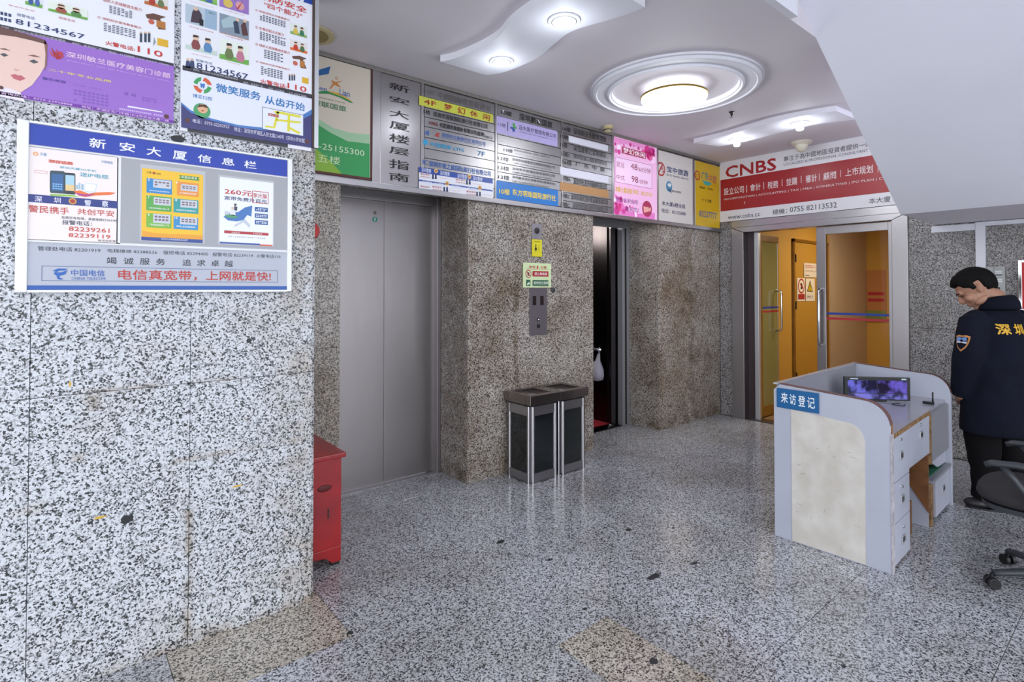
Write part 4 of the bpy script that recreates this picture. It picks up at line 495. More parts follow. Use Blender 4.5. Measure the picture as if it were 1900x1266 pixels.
def make_print(key, parent, m, name='print', shift=0.0):
    ax, val, es = SIGNS[key]
    V, F, K = [], [], []
    def put(pts, faces, col, l):
        base = len(V); d = val + shift - 0.0006 - l*0.0005
        for a, z in pts: V.append((a, d, z) if ax == 'Y' else (d, a, z))
        c = lin(col)
        for f in faces: F.append([base+i for i in f]); K.append(c)
    def rect(a0, z0, a1, z1, c, l): put([(a0, z0), (a1, z0), (a1, z1), (a0, z1)], [(0, 1, 2, 3)], c, l)
    def disc(a, z, r, c, l, n=20): put([(a + r*math.cos(2*PI*k/n), z + r*math.sin(2*PI*k/n)) for k in range(n)], [tuple(range(n))], c, l)
    for e in es:
        t = e[0]
        if t == 'R': rect(*e[1:])
        elif t == 'D': disc(*e[1:])
        elif t == 'P': put(e[1], [tuple(range(len(e[1])))], e[2], e[3])
        elif t == 'T':
            _, s, a0, z0, a1, z1, c, b, l = e; vs, fs = TXT[(s, b)]
            nchar = max(1, len(s)); q = b*.45
            for kk, (sx, sy) in enumerate([(0, 0)] if not b else [(-q, -q), (q, -q), (-q, q), (q, q)]):
                put([(a0 + (a1-a0)*(x + sx*.8/nchar), z1 + (z0-z1)*(y + sy)) for x, y in vs], fs, c, l + kk*.12)
        elif t == 'G':
            _, a0, z0, a1, z1, rows, cols, c, l = e
            for i in range(rows):
                for j in range(cols):
                    if random.random() < 0.06: continue
                    w = (a1-a0)/cols; h = (z1-z0)/rows
                    rect(a0+w*(j+.12), z0+h*(i+.18), a0+w*(j+.84), z0+h*(i+.78), c, l)
        elif t == 'B':
            _, a0, z0, a1, z1, th, c, l = e; s = 1 if a1 > a0 else -1
            rect(a0, z0, a1, z0-th, c, l); rect(a0, z1+th, a1, z1, c, l); rect(a0, z0, a0+s*th, z1, c, l); rect(a1-s*th, z0, a1, z1, c, l)
        elif t == 'I':
            _, a0, z0, a1, z1, bg, gr, c1, c2 = e; w = a1-a0; h = z1-z0
            rect(a0, z0, a1, z1, bg, 2); put([(a0, z0+h*.78), (a0+w*.3, z0+h*.72), (a0+w*.7, z0+h*.8), (a1, z0+h*.74), (a1, z1), (a0, z1)], [(0,1,2,3,4,5)], gr, 3)
            for fx, c in ((.32, c1), (.70, c2)):
                disc(a0+w*fx, z0+h*.3, abs(w)*.09, 'e2c2a8', 5); put([(a0+w*(fx-.09), z0+h*.3), (a0+w*(fx-.08), z0+h*.16), (a0+w*(fx+.07), z0+h*.15), (a0+w*(fx+.1), z0+h*.24)], [(0,1,2,3)], '3a2c2c', 6)
                put([(a0+w*(fx-.08), z0+h*.42), (a0+w*(fx+.08), z0+h*.42), (a0+w*(fx+.15), z0+h*.7), (a0+w*(fx+.1), z0+h*.92), (a0+w*(fx-.1), z0+h*.92), (a0+w*(fx-.14), z0+h*.68)], [(0,1,2,3,4,5)], c, 5)
    me = bpy.data.meshes.new(name); inv = parent_matrix(parent).inverted()
    me.from_pydata([tuple(inv @ Vector(v)) for v in V], [], F); me.materials.append(m)
    at = me.color_attributes.new('ink', 'FLOAT_COLOR', 'CORNER')
    buf = []
    for f, c in zip(F, K): buf += list(c) * len(f)
    at.data.foreach_set('color', buf)
    o = bpy.data.objects.new(name, me); C.objects.link(o); o.parent = parent
    return o
prepare_text()
# ------------------------------------------------------------ the setting
ZC, ZB, YP, YD, XR, YL = 2.93, 2.13, 3.362, 3.765, 5.957, 2.584
# floor: joints at X = .345 + .62 k, Y = .44 + .59 k
floor = box('floor', M['grout'], -3.2, 6.1, -3.2, 4.0, -0.12, -0.0025); tag(floor, kind='structure')
def tile_mesh(name, w, d, m):
    t = MB().box(0.0013, w-0.0013, 0.0013, d-0.0013, -0.02, 0.0).build(name, m, local=True, bevel=0.0009, segs=1)
    me = t.data; bpy.data.objects.remove(t); return me
tm = tile_mesh('floor_tile', 0.62, 0.59, M['gr_floor']); tt = tile_mesh('floor_tile_tan', 0.62, 0.59, M['gr_floor_tan']); th = tile_mesh('floor_tile_half', 0.31, 0.59, M['gr_floor_tan']); th2 = tile_mesh('floor_tile_half_pale', 0.31, 0.59, M['gr_floor'])
fl = floor.location
for i in range(-5, 10):
    for j in range(-5, 6):
        x, y = 0.345+0.62*i, 0.44+0.59*j
        if x > 5.9 or y > 3.5: continue
        if x < 0.0 and y > YL: continue
        def put(me, xx):
            o = bpy.data.objects.new('floor_tile', me); C.objects.link(o); o.parent = floor; o.location = Vector((xx, y, 0)) - fl
        if (i, j) == (2, 1): put(th, x); put(th2, x+0.31)
        elif (i, j) == (0, 3): put(tt, x)
        else: put(tm, x)
outside = box('floor_outside', M['ground'], -25, 30, -28, -3.2, -0.14, -0.02); outside.name = 'pavement'; tag(outside, kind='structure')
def slabs(parent, ax, c, aj, zj, m, thick=0.02, sign=1):
    """granite panels on a wall: face at c, panels go 'thick' into the wall; aj, zj joint positions"""
    for a0, a1 in zip(aj, aj[1:]):
        for z0, z1 in zip(zj, zj[1:]):
            g = 0.0009
            if ax == 'Y': MB().box(a0+g, a1-g, min(c, c+sign*thick), max(c, c+sign*thick), z0+g, z1-g).build('granite_panel', m, parent, bevel=0.0008, segs=1)
            else: MB().box(min(c, c+sign*thick), max(c, c+sign*thick), a0+g, a1-g, z0+g, z1-g).build('granite_panel', m, parent, bevel=0.0008, segs=1)
# foreground wall with the notice boards
wl = box('wall_left', M['grout'], -3.2, 0.918, YL+0.021, 2.80, 0, ZC); tag(wl, kind='structure')
slabs(wl, 'Y', YL, [-2.06, -1.57, -1.07, -0.573, -0.076, 0.421, 0.923], [0, 1.07, 2.365, ZC], M['gr_left'])
slabs(wl, 'X', 0.939, [YL+0.021, 2.80], [0, 1.07, 2.365, ZC], M['gr_left'], 0.02, -1)
# lift wall: three piers with recesses between them
wb = box('wall_back', M['grout'], 0.4, 1.354, YP+0.021, 4.0, 0, ZC); tag(wb, kind='structure')
slabs(wb, 'Y', YP, [0.4, 0.88, 1.374], [0, 1.09, ZB], M['gr_lobby'])
slabs(wb, 'X', 1.374, [YP+0.021, YD+0.03], [0, 1.09, 2.19], M['gr_lobby'], 0.02, -1)
MB().box(2.381, 3.738, YP+0.021, 4.0, 0, ZC).build('pier_core', M['grout'], wb)
slabs(wb, 'Y', YP, [2.36, 2.831, 3.305, 3.758], [0, 1.09, ZB], M['gr_lobby'])
slabs(wb, 'X', 2.36, [YP+0.021, YD+0.03], [0, 1.09, 2.19], M['gr_lobby'], 0.02, 1)
slabs(wb, 'X', 3.758, [YP+0.021, YD+0.03], [0, 1.09, 2.19], M['gr_lobby'], 0.02, -1)
MB().box(4.771, 6.06, YP+0.021, 4.0, 0, ZC).build('pier_core', M['grout'], wb)
slabs(wb, 'Y', YP, [4.75, 5.30, 5.955], [0, 1.09, ZB], M['gr_lobby'])
slabs(wb, 'X', 4.75, [YP+0.021, YD+0.03], [0, 1.09, 2.19], M['gr_lobby'], 0.02, 1)
for x0, x1 in ((1.354, 2.381), (3.738, 4.771)): MB().box(x0, x1, YP+0.01, 4.0, 2.19, ZC).build('lintel', M['gr_lobby'], wb)
# right wall with the glass entrance: opening Y 1.63..3.05
wr = box('wall_right', M['grout'], XR+0.021, 6.12, -3.2, 1.60, 0, ZC); tag(wr, kind='structure')
MB().box(XR+0.021, 6.12, 3.08, 4.0, 0, ZC).build('wall_core', M['grout'], wr)
MB().box(XR+0.021, 6.12, 1.60, 3.08, 2.15, ZC).build('wall_core', M['grout'], wr)
slabs(wr, 'X', XR, [-1.9, -1.3, -0.7, -0.1, 0.5, 1.03, 1.51], [0, 1.107, 2.1, ZC], M['gr_grey'])
slabs(wr, 'X', XR, [3.19, 3.36], [0, 1.107, 2.15, ZC], M['gr_grey'])
# ceiling
cl = box('ceiling', M['ceiling'], -3.2, 6.1, 1.30, 4.0, ZC, ZC+0.25); tag(cl, kind='structure')
MB().box(-3.2, 2.60, -2.0, 1.26, ZC+0.52, ZC+0.72).build('stairwell_slab', M['white_paint'], cl)
MB().box(-3.2, 3.05, 1.26, 1.30, ZC, ZC+0.60).build('stairwell_edge', M['white_paint'], cl)
# wavy dropped strips on the ceiling and the round moulding
def smooth_line(p, n=5):
    out = []
    for i in range(len(p)-1):
        a, b, c, d = (Vector(p[max(i-1, 0)]), Vector(p[i]), Vector(p[i+1]), Vector(p[min(i+2, len(p)-1)]))
        for k in range(n):
            t = k/n; out.append(0.5*((2*b) + (c-a)*t + (2*a-5*b+4*c-d)*t*t + (3*b-a-3*c+d)*t**3))
    out.append(Vector(p[-1])); return out
wa = smooth_line([(1.828, 2.908), (1.868, 2.822), (1.896, 2.678), (1.908, 2.523), (1.898, 2.395), (1.86, 2.272), (1.838, 2.149), (1.832, 2.0), (1.87, 1.8), (1.93, 1.66)])
wb_ = smooth_line([(2.184, 2.897), (2.235, 2.80), (2.258, 2.66), (2.26, 2.464), (2.214, 2.298), (2.175, 2.147), (2.179, 2.053), (2.211, 1.943), (2.249, 1.819), (2.273, 1.68)])
MB().prism([(p.x, p.y, ZC+0.005) for p in wa] + [(p.x, p.y, ZC+0.005) for p in reversed(wb_)], (0, 0, -0.047)).build('wavy_panel', M['white_paint'], cl)
wc = smooth_line([(4.765, 2.954), (4.767, 2.663), (4.724, 2.415), (4.685, 2.125), (4.709, 1.911), (4.78, 1.69)])
wd = smooth_line([(5.075, 2.86), (5.105, 2.61), (5.055, 2.251), (5.04, 1.945), (5.162, 1.66)])
MB().prism([(p.x, p.y, ZC+0.005) for p in wc] + [(p.x, p.y, ZC+0.005) for p in reversed(wd)], (0, 0, -0.047)).build('wavy_panel', M['white_paint'], cl)
def ring(name, cx, cy, prof, m, parent, n=96):
    b = MB(); R = []
    for r, h in prof: R.append([b.b.verts.new((cx+r*math.cos(2*PI*k/n), cy+r*math.sin(2*PI*k/n), h)) for k in range(n)])
    for A, B in zip(R, R[1:]+R[:1]):
        for k in range(n): b.b.faces.new((A[k], A[(k+1)%n], B[(k+1)%n], B[k]))
    return b.build(name, m, parent, smooth='auto')
RX, RY = 3.43, 2.285
ring('round_moulding', RX, RY, [(0.600, ZC+.004), (0.600, ZC-.014), (0.585, ZC-.016), (0.575, ZC-.032), (0.560, ZC-.034), (0.552, ZC-.026), (0.478, ZC-.026), (0.474, ZC-.040), (0.462, ZC-.042), (0.456, ZC-.030), (0.444, ZC-.030), (0.438, ZC+.004)], M['white_paint'], cl)
# sloping underside of the stairs over the desk, with its flat landing strip
st = MB().prism([(4.93, 1.30, 2.027), (6.05, 1.30, 2.027), (6.05, 1.30, 2.30), (5.02, 1.30, 2.30), (1.45, 1.30, 4.42), (1.25, 1.30, 4.18)], (0, -4.3, 0)).build('ceiling_stair', M['soffit']); tag(st, kind='structure')
st.name = 'ceiling_stair'
# ------------------------------------------------------------ lifts
def leaf(x0, x1, y, par): return MB().box(x0, x1, y, y+0.03, 0.012, 2.118).build('door_leaf', M['steel_door'], par, bevel=0.002)
d1 = empty('door_1', (1.89, YD, 0), kind='structure')
leaf(1.40, 1.8835, YD+0.012, d1); leaf(1.8865, 2.34, YD+0.014, d1)
MB().box(1.376, 1.40, YD-0.035, YD+0.05, 0, 2.188).box(2.325, 2.358, YD-0.035, YD+0.05, 0, 2.188).box(1.40, 2.325, YD-0.02, YD+0.05, 2.118, 2.188).build('door_frame', M['steel'], d1, bevel=0.002)
MB().box(1.376, 2.358, YD-0.03, YD+0.06, 0.0, 0.008).build('door_sill', M['steel_h'], d1)
b = MB().lathe(1.807, 1.978, [(0.02, YD+0.0118), (0.02, YD+0.0105)], 20, 'y'); s1 = b.build('green_sticker', mat('green_sticker', '1c8a74', 0.5), d1)
MB().lathe(1.807, 1.984, [(0.007, YD+0.0104), (0.007, YD+0.0095)], 12, 'y').lathe(1.807, 1.971, [(0.007, YD+0.0104), (0.007, YD+0.0095)], 12, 'y').build('sticker_mark', mat('pale_mark', 'b8c8c0', 0.5), d1)
MB().box(1.797, 1.819, YD+0.0105, YD+0.0118, 2.016, 2.040).build('small_sticker', mat('worn_sticker', '6a6258', 0.5), d1)
d2 = empty('door_2', (4.25, YD, 0), kind='structure')
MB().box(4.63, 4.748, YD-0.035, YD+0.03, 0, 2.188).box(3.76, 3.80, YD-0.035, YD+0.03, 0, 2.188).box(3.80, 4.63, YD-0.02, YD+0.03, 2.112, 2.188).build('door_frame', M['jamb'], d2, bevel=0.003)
MB().box(4.672, 4.70, YD-0.036, YD-0.033, 0.01, 2.11).build('frame_groove', M['black'], d2)
MB().box(4.54, 4.70, YD+0.045, YD+0.07, 0.012, 2.11).build('door_leaf', M['dark_steel'], d2, bevel=0.002)
MB().box(3.76, 4.748, YD-0.03, YD+0.10, 0.0, 0.008).build('door_sill', M['dark_steel'], d2)
car = empty('lift_car', (4.2, 4.5, 0), label='dark lift car with red carpet seen through the open lift door', cat='lift')
MB().box(3.55, 4.58, 5.05, 5.09, 0, 2.3).build('rear_wall', M['dark_steel'], car)
MB().box(4.58, 4.62, 3.90, 5.09, 0, 2.3).build('side_wall', M['dark_steel'], car)
MB().box(3.51, 3.55, 3.90, 5.09, 0, 2.3).build('side_wall', M['dark_steel'], car)
MB().box(3.51, 4.62, 3.87, 5.09, 2.3, 2.34).build('car_ceiling', M['dark_steel'], car)
MB().box(3.51, 4.62, 3.87, 5.09, 0.0, 0.012).build('carpet', M['carpet'], car)
MB().tube([(4.52, 3.93, 0.80), (4.52, 5.0, 0.80)], 0.014).tube([(4.58, 4.1, 0.80), (4.52, 4.1, 0.80)], 0.008).tube([(4.58, 4.9, 0.80), (4.52, 4.9, 0.80)], 0.008).build('handrail', M['chrome'], car, smooth=True)
for y in (4.25, 4.65): MB().box(4.574, 4.58, y, y+0.012, 0.05, 2.25).build('wall_joint_strip', M['steel'], car)
lamp('lift_car_fill', 'POINT', (4.0, 4.5, 2.15), 16, (1, .93, .85), .15)  # added fill lamp that brightens the dark car, not a fitting
# white bag hanging on the handrail
bb = MB().loft([(4.47, 3.97, 0.47, .05, .055), (4.465, 3.97, 0.485, .07, .095), (4.46, 3.97, 0.53, .08, .11), (4.465, 3.97, 0.59, .078, .10), (4.475, 3.97, 0.64, .06, .07), (4.50, 3.965, 0.68, .025, .032), (4.515, 3.96, 0.76, .010, .014)], 20)
bag = bb.build('plastic_bag', M['bag'], smooth=True); tag(bag, 'white plastic bag hanging on the handrail inside the open lift', 'bag')
MB().tube([(4.515, 3.95, 0.75), (4.495, 3.955, 0.80), (4.52, 3.96, 0.822), (4.545, 3.965, 0.80), (4.518, 3.965, 0.75)], 0.005, 8).build('handle', M['bag'], bag, smooth=True)
# ------------------------------------------------------------ glass entrance in the right wall
d3 = empty('door_3', (XR, 2.34, 0), kind='structure')
f = MB(); X0, X1 = XR-0.035, XR+0.12
f.prism([(X0, 3.195, 0), (X0, 3.195, 2.155), (X0, 3.055, 2.095), (X0, 3.055, 0)], (X1-X0, 0, 0)).build('door_frame', M['steel'], d3, bevel=0.004)
MB().prism([(X0, 1.508, 0), (X0, 1.508, 2.155), (X0, 1.635, 2.095), (X0, 1.635, 0)], (X1-X0, 0, 0)).build('door_frame', M['steel'], d3, bevel=0.004)
MB().prism([(X0, 3.193, 2.157), (X0, 1.510, 2.157), (X0, 1.510, 2.232), (X0, 3.193, 2.232)], (X1-X0, 0, 0)).prism([(X0, 3.193, 2.157), (X0, 1.510, 2.157), (X0, 1.635, 2.097), (X0, 3.053, 2.097)], (X1-X0, 0, 0)).build('door_header', M['steel_h'], d3, bevel=0.003)
MB().box(XR+0.05, XR+0.10, 2.925, 2.972, 0, 2.095).build('jamb_post', M['alu'], d3, bevel=0.003)
MB().box(XR+0.06, XR+0.10, 2.972, 3.053, 0, 2.095).build('jamb_gap_shade', mat('gap_shade', '3a2e30', 0.6), d3)  # dark filler, the shade of the open gap put into its colour
MB().box(XR+0.0, XR+0.12, 1.64, 3.05, 0.0, 0.006).build('threshold', M['steel_h'], d3)
# closed leaf
lf = MB().box(XR+0.02, XR+0.065, 2.219, 2.308, 0.02, 2.093).box(XR+0.02, XR+0.065, 1.637, 1.676, 0.02, 2.093).box(XR+0.02, XR+0.065, 1.676, 2.219, 2.012, 2.093).box(XR+0.02, XR+0.065, 1.676, 2.219, 0.02, 0.12).build('door_leaf', M['steel'], d3, bevel=0.003)
MB().box(XR+0.038, XR+0.046, 1.677, 2.218, 0.121, 2.011).build('pane', M['glass'], lf)
MB().box(XR+0.0365, XR+0.0375, 1.677, 2.218, 1.20, 1.222).build('blue_stripe', mat('blue_tape', '1c3c98', 0.4), lf)
MB().box(XR+0.0365, XR+0.0375, 1.677, 2.218, 1.15, 1.172).build('red_stripe', mat('red_tape', 'b02430', 0.4), lf)
MB().tube([(XR+0.02, 2.265, 1.46), (XR-0.03, 2.265, 1.455), (XR-0.045, 2.265, 1.42), (XR-0.045, 2.265, 0.93), (XR-0.03, 2.265, 0.895), (XR+0.02, 2.265, 0.89)], 0.013, 12).build('door_handle', M['chrome'], lf, smooth=True)
# leaf swung inwards, seen almost edge on
ol = MB().box(XR+0.10, XR+0.15, 2.93, 2.965, 0.02, 2.07).box(XR+0.15, XR+0.56, 2.93, 2.965, 0.02, 0.13).box(XR+0.15, XR+0.56, 2.93, 2.965, 2.0, 2.07).build('door_leaf', M['gold_wood'], d3, bevel=0.002)
MB().box(XR+0.15, XR+0.553, 2.943, 2.951, 0.13, 2.0).build('pane', M['olive_door'], ol)
MB().box(XR+0.553, XR+0.566, 2.94, 2.954, 0.13, 2.0).build('edge_strip', M['chrome'], ol)
MB().box(XR+0.16, XR+0.55, 2.9415, 2.9425, 1.235, 1.255).build('blue_stripe', bpy.data.materials['blue_tape'], ol)
MB().box(XR+0.16, XR+0.55, 2.9415, 2.9425, 1.19, 1.21).build('red_stripe', bpy.data.materials['red_tape'], ol)
MB().tube([(XR+0.50, 2.94, 1.44), (XR+0.50, 2.89, 1.435), (XR+0.50, 2.875, 1.41), (XR+0.50, 2.875, 1.0), (XR+0.50, 2.89, 0.975), (XR+0.50, 2.94, 0.97)], 0.011, 10).build('door_handle', M['chrome'], ol, smooth=True)
MB().tube([(XR+0.50, 2.954, 1.44), (XR+0.50, 3.0, 1.435), (XR+0.50, 3.012, 1.41), (XR+0.50, 3.012, 1.0), (XR+0.50, 3.0, 0.975), (XR+0.50, 2.954, 0.97)], 0.011, 10).build('door_handle', M['chrome'], ol, smooth=True)
# the warm-lit passage behind it
wi = box('wall_inner', M['yellow_wall'], 6.13, 9.8, 3.06, 3.16, 0, 2.6); tag(wi, kind='structure')
wf = box('wall_far', M['yellow_wall'], 9.8, 9.9, -0.8, 3.16, 0, 2.6); tag(wf, kind='structure')
wn = box('wall_near', M['beige_wall'], 6.13, 9.8, -0.9, -0.8, 0, 2.6); tag(wn, kind='structure')
ci = box('ceiling_inner', M['white_paint'], 6.12, 9.9, -0.9, 3.16, 2.6, 2.7); tag(ci, kind='structure')
fi = box('floor_inner', mat('warm_floor', '9c7c58', 0.3), 6.12, 9.9, -0.9, 3.16, -0.1, 0.0); tag(fi, kind='structure')
MB().box(8.35, 9.79, 3.045, 3.059, 0, 2.6).build('beige_lining', M['beige_wall'], wi)
d4 = empty('door_4', (7.7, 3.05, 0), kind='structure')
MB().box(7.16, 7.20, 3.03, 3.06, 0, 2.10).box(8.22, 8.26, 3.03, 3.06, 0, 2.10).box(7.16, 8.26, 3.03, 3.06, 2.06, 2.10).build('door_frame', M['gold_wood'], d4, bevel=0.003)
MB().box(7.205, 8.215, 3.036, 3.058, 0.01, 2.055).build('door_leaf', M['yellow_door'], d4, bevel=0.002)
for z in (0.3, 1.2, 1.8): MB().box(7.19, 7.215, 3.022, 3.036, z, z+0.10).build('hinge', M['black'], d4)
inn = box('safety_notice', mat('notice_card', 'dcd4c4', 0.6), 7.27, 7.29, 3.0355, 3.0358, 1.5, 1.52); bpy.data.objects.remove(inn)
nt_ = empty('safety_notice', (7.6, 3.035, 1.33), label='paper notices with no-entry and warning signs on the ochre inner door', cat='notice'); make_print('inner', nt_, M['print'])
fp = box('poster', mat('poster_backing', 'b8783c', 0.5), 9.775, 9.799, 2.78, 3.04, 0.95, 1.75); tag(fp, 'blurred orange and green poster on the far wall behind the glass door', 'poster')
MB().box(9.772, 9.775, 2.80, 3.02, 1.36, 1.41).build('red_bar', bpy.data.materials['red_tape'], fp)
MB().box(9.772, 9.775, 2.80, 3.02, 1.26, 1.31).build('red_bar', bpy.data.materials['red_tape'], fp)
MB().box(9.772, 9.775, 2.78, 3.04, 0.96, 1.12).build('green_field', mat('poster_green', '7c8a30', 0.5), fp)
inlamp = box('inner_ceiling_lamp', mat('warm_glow', 'ffe8c0', 0.4, emit='ffdca0', es=6), 7.2, 8.2, 1.6, 1.9, 2.57, 2.6); tag(inlamp, 'warm ceiling light panel in the passage behind the glass door', 'lamp')
lamp('passage_light', 'AREA', (7.6, 1.9, 2.5), 28, (1.0, 0.86, 0.66), 0.6)
# ------------------------------------------------------------ steel fascia over the lifts (structure) and its signs
fa = box('trim_1', M['steel_h'], 0.94, 5.955, YP-0.012, YP+0.01, ZB-0.005, ZC); tag(fa, kind='structure')
for x in (0.94, 1.575, 1.940, 2.597, 3.322, 3.993, 4.70, 5.36):
    w = {1.575: .058, 0.94: .045}.get(x, .024)
    MB().box(x, x+w, YP-0.030, YP-0.012, ZB-0.005, ZC).build('fascia_post', M['steel'], fa, bevel=0.003)
MB().box(0.94, 5.955, YP-0.034, YP-0.012, ZB-0.005, 2.163).build('fascia_rail', M['steel_h'], fa, bevel=0.003)
MB().box(0.94, 5.955, YP-0.034, YP-0.012, 2.905, ZC-0.001).build('fascia_rail', mat('worn_rail', '8a8680', 0.5, 0.6), fa, bevel=0.002)
def band_sign(name, x0, x1, z0, z1, base, key, label, lit=False, y=YP-0.0235):
    o = box(name, base, x0, x1, y, YP-0.0125, z0, z1); tag(o, label, 'sign')
    make_print(key, o, M['print_lit'] if lit else M['print'])
    return o
SB = mat('sign_backing', 'cfc9c0', 0.5)
g = band_sign('travel_sign', 0.988, 1.563, 2.188, 2.902, SB, 'green', 'cream and green travel agency lightbox at the left end of the fascia')
MB().box(1.563, 1.573, YP-0.028, YP-0.0125, 2.18, 2.905).box(0.988, 1.573, YP-0.028, YP-0.0125, 2.172, 2.187).build('sign_edge', mat('rust_red_edge', '5a2c28', 0.6), g)
np_ = band_sign('title_plate', 1.636, 1.938, 2.166, 2.903, M['steel'], 'plate', 'brushed steel plate with eight large black characters down it')
def directory(key, x0, x1, zs, label):
    o = box('floor_directory', M['black'], x0, x1, YP-0.017, YP-0.0125, 2.165, 2.903); tag(o, label, 'sign', 'steel floor directories on the fascia')
    for a, b_ in zip(zs, zs[1:]):
        MB().box(x0+0.002, x1-0.002, YP-0.0285, YP-0.017, b_+0.0016, a-0.0016).build('directory_strip', M['plate'], o, bevel=0.0012, segs=1)
    make_print(key, o, M['print']); return o
directory('dir_a', 1.966, 2.595, DIRZ['a'], 'steel floor directory with a yellow strip near its top')
directory('dir_b', 2.622, 3.320, DIRZ['b'], 'steel floor directory with lavender strip above and bright blue strip below')
directory('dir_c', 3.347, 3.991, DIRZ['c'], 'steel floor directory with blank white strips and one tan strip')
band_sign('massage_sign', 4.03, 4.70, 2.166, 2.903, SB, 'pink', 'glowing pink flowered price sign on the fascia', True)
band_sign('travel_sign', 4.728, 5.358, 2.166, 2.89, SB, 'white', 'off-white travel service sign between the pink and the yellow sign')
band_sign('travel_sign', 5.415, 5.924, 2.166, 2.885, SB, 'yellow', 'yellow sign at the far right end of the fascia, in the corner')
ms = box('company_sign', mat('fascia_white', 'dcdade', 0.25), 5.926, XR-0.001, 1.36, 3.336, 2.237, ZC-0.002); tag(ms, 'long white and red company sign above the glass entrance', 'sign')
make_print('red', ms, M['print'])
# fluorescent stain reflections are left to the renderer; call plates on the middle pier
hp = box('lift_call_panel', M['panel_grey'], 2.977, 3.171, YP-0.008, YP, 1.074, 1.468, bevel=0.002); tag(hp, 'grey steel lift call panel with two dark displays on the middle pier', 'panel')
boxes('display', mat('dark_display', '1c1014', 0.2), hp, [(3.008, 3.046, YP-0.0095, YP-0.007, 1.325, 1.40), (3.092, 3.130, YP-0.0095, YP-0.007, 1.325, 1.40)])
MB().lathe(3.070, 1.205, [(0.016, YP-0.007), (0.016, YP-0.011), (0.012, YP-0.013)], 20, 'y').build('button', M['black'], hp)
MB().lathe(3.070, 1.205, [(0.004, YP-0.0125), (0.004, YP-0.0135)], 12, 'y').build('button_light', mat('button_glow', 'ffffff', 0.4, emit='ffffff', es=2), hp)
MB().box(3.054, 3.088, YP-0.011, YP-0.007, 1.135, 1.165).build('button', M['black'], hp)
kp = box('key_switch_plate', mat('pale_steel_plate', '98949c', 0.35, 0.7), 3.004, 3.111, YP-0.006, YP, 1.873, 2.0, bevel=0.0015); tag(kp, 'small square steel key switch plate above the yellow sticker', 'switch')
MB().lathe(3.056, 1.945, [(0.026, YP-0.005), (0.026, YP-0.012), (0.02, YP-0.014)], 24, 'y').build('key_lock', mat('lock_dark', '3c3438', 0.3, 0.5), kp, smooth='auto')
ys = box('warning_sticker', mat('sticker_base', 'd8cc28', 0.5), 3.004, 3.111, YP-0.0095, YP-0.001, 1.728, 1.871); tag(ys, 'small yellow hand warning sticker on the middle pier', 'sticker')
make_print('sticker', ys, M['print'])
ns = box('fire_notice', mat('notice_base', 'cfdfb0', 0.4), 2.904, 3.217, YP-0.0095, YP-0.001, 1.47, 1.674, bevel=0.001); tag(ns, 'pale green fire notice with red and green bars above the call panel', 'sign')
make_print('notice', ns, M['print'])
fd = MB().lathe(3.247, 1.449, [(0.023, YP), (0.023, YP-0.006), (0.018, YP-0.009)], 24, 'y').build('bolt_cap', M['charcoal'], smooth='auto'); tag(fd, 'round dark cap on the middle pier right of the fire notice', 'cap')
rd = MB().lathe(1.175, 1.815, [(0.001, YP), (0.055, YP), (0.055, YP-0.03), (0.045, YP-0.05), (0.001, YP-0.055)], 32, 'y').build('fire_alarm', M['red_plastic'], smooth='auto'); tag(rd, 'round red fire alarm half hidden behind the notice-board wall', 'alarm')
MB().lathe(1.175, 1.815, [(0.014, YP-0.05), (0.014, YP-0.06)], 20, 'y').build('button', M['black'], rd)
# ------------------------------------------------------------ boards on the near wall
nb = box('notice_board', mat('board_back', 'b0b4be', 0.4), -0.098, 0.812, 2.5485, YL-0.001, 1.453, 2.046); tag(nb, 'framed information board with blue header on the near granite wall', 'notice board')
boxes('side_rail', M['white_frame'], nb, [(-0.118, -0.086, 2.540, YL-0.001, 1.448, 2.05), (0.792, 0.812, 2.540, YL-0.001, 1.448, 2.05)], bevel=0.003)
boxes('edge_rail', M['white_frame'], nb, [(-0.086, 0.792, 2.542, YL-0.001, 1.447, 1.456), (-0.086, 0.792, 2.542, YL-0.001, 2.043, 2.051)], bevel=0.001)
make_print('board', nb, M['print'])
pa = box('poster', mat('poster_base', 'e8e8f0', 0.3), -0.185, 0.35, 2.573, YL-0.001, 2.13, 2.915); tag(pa, 'purple and white wall poster with a woman face at its lower left', 'poster')
make_print('poster_a', pa, M['print'])
pb = box('poster', bpy.data.materials['poster_base'], 0.374, 0.908, 2.573, YL-0.001, 2.108, 2.915); tag(pb, 'blue and white wall poster with cartoon panels and a street map', 'poster')
make_print('poster_b', pb, M['print'])
MB().box(0.908, 0.917, 2.564, YL-0.001, 2.125, 2.925).build('dark_edge', mat('brown_edge', '4a3a34', 0.6), pb)
MB().box(0.917, 0.936, 2.560, YL-0.001, 2.125, 2.925).build('corner_trim', M['alu'], pb)
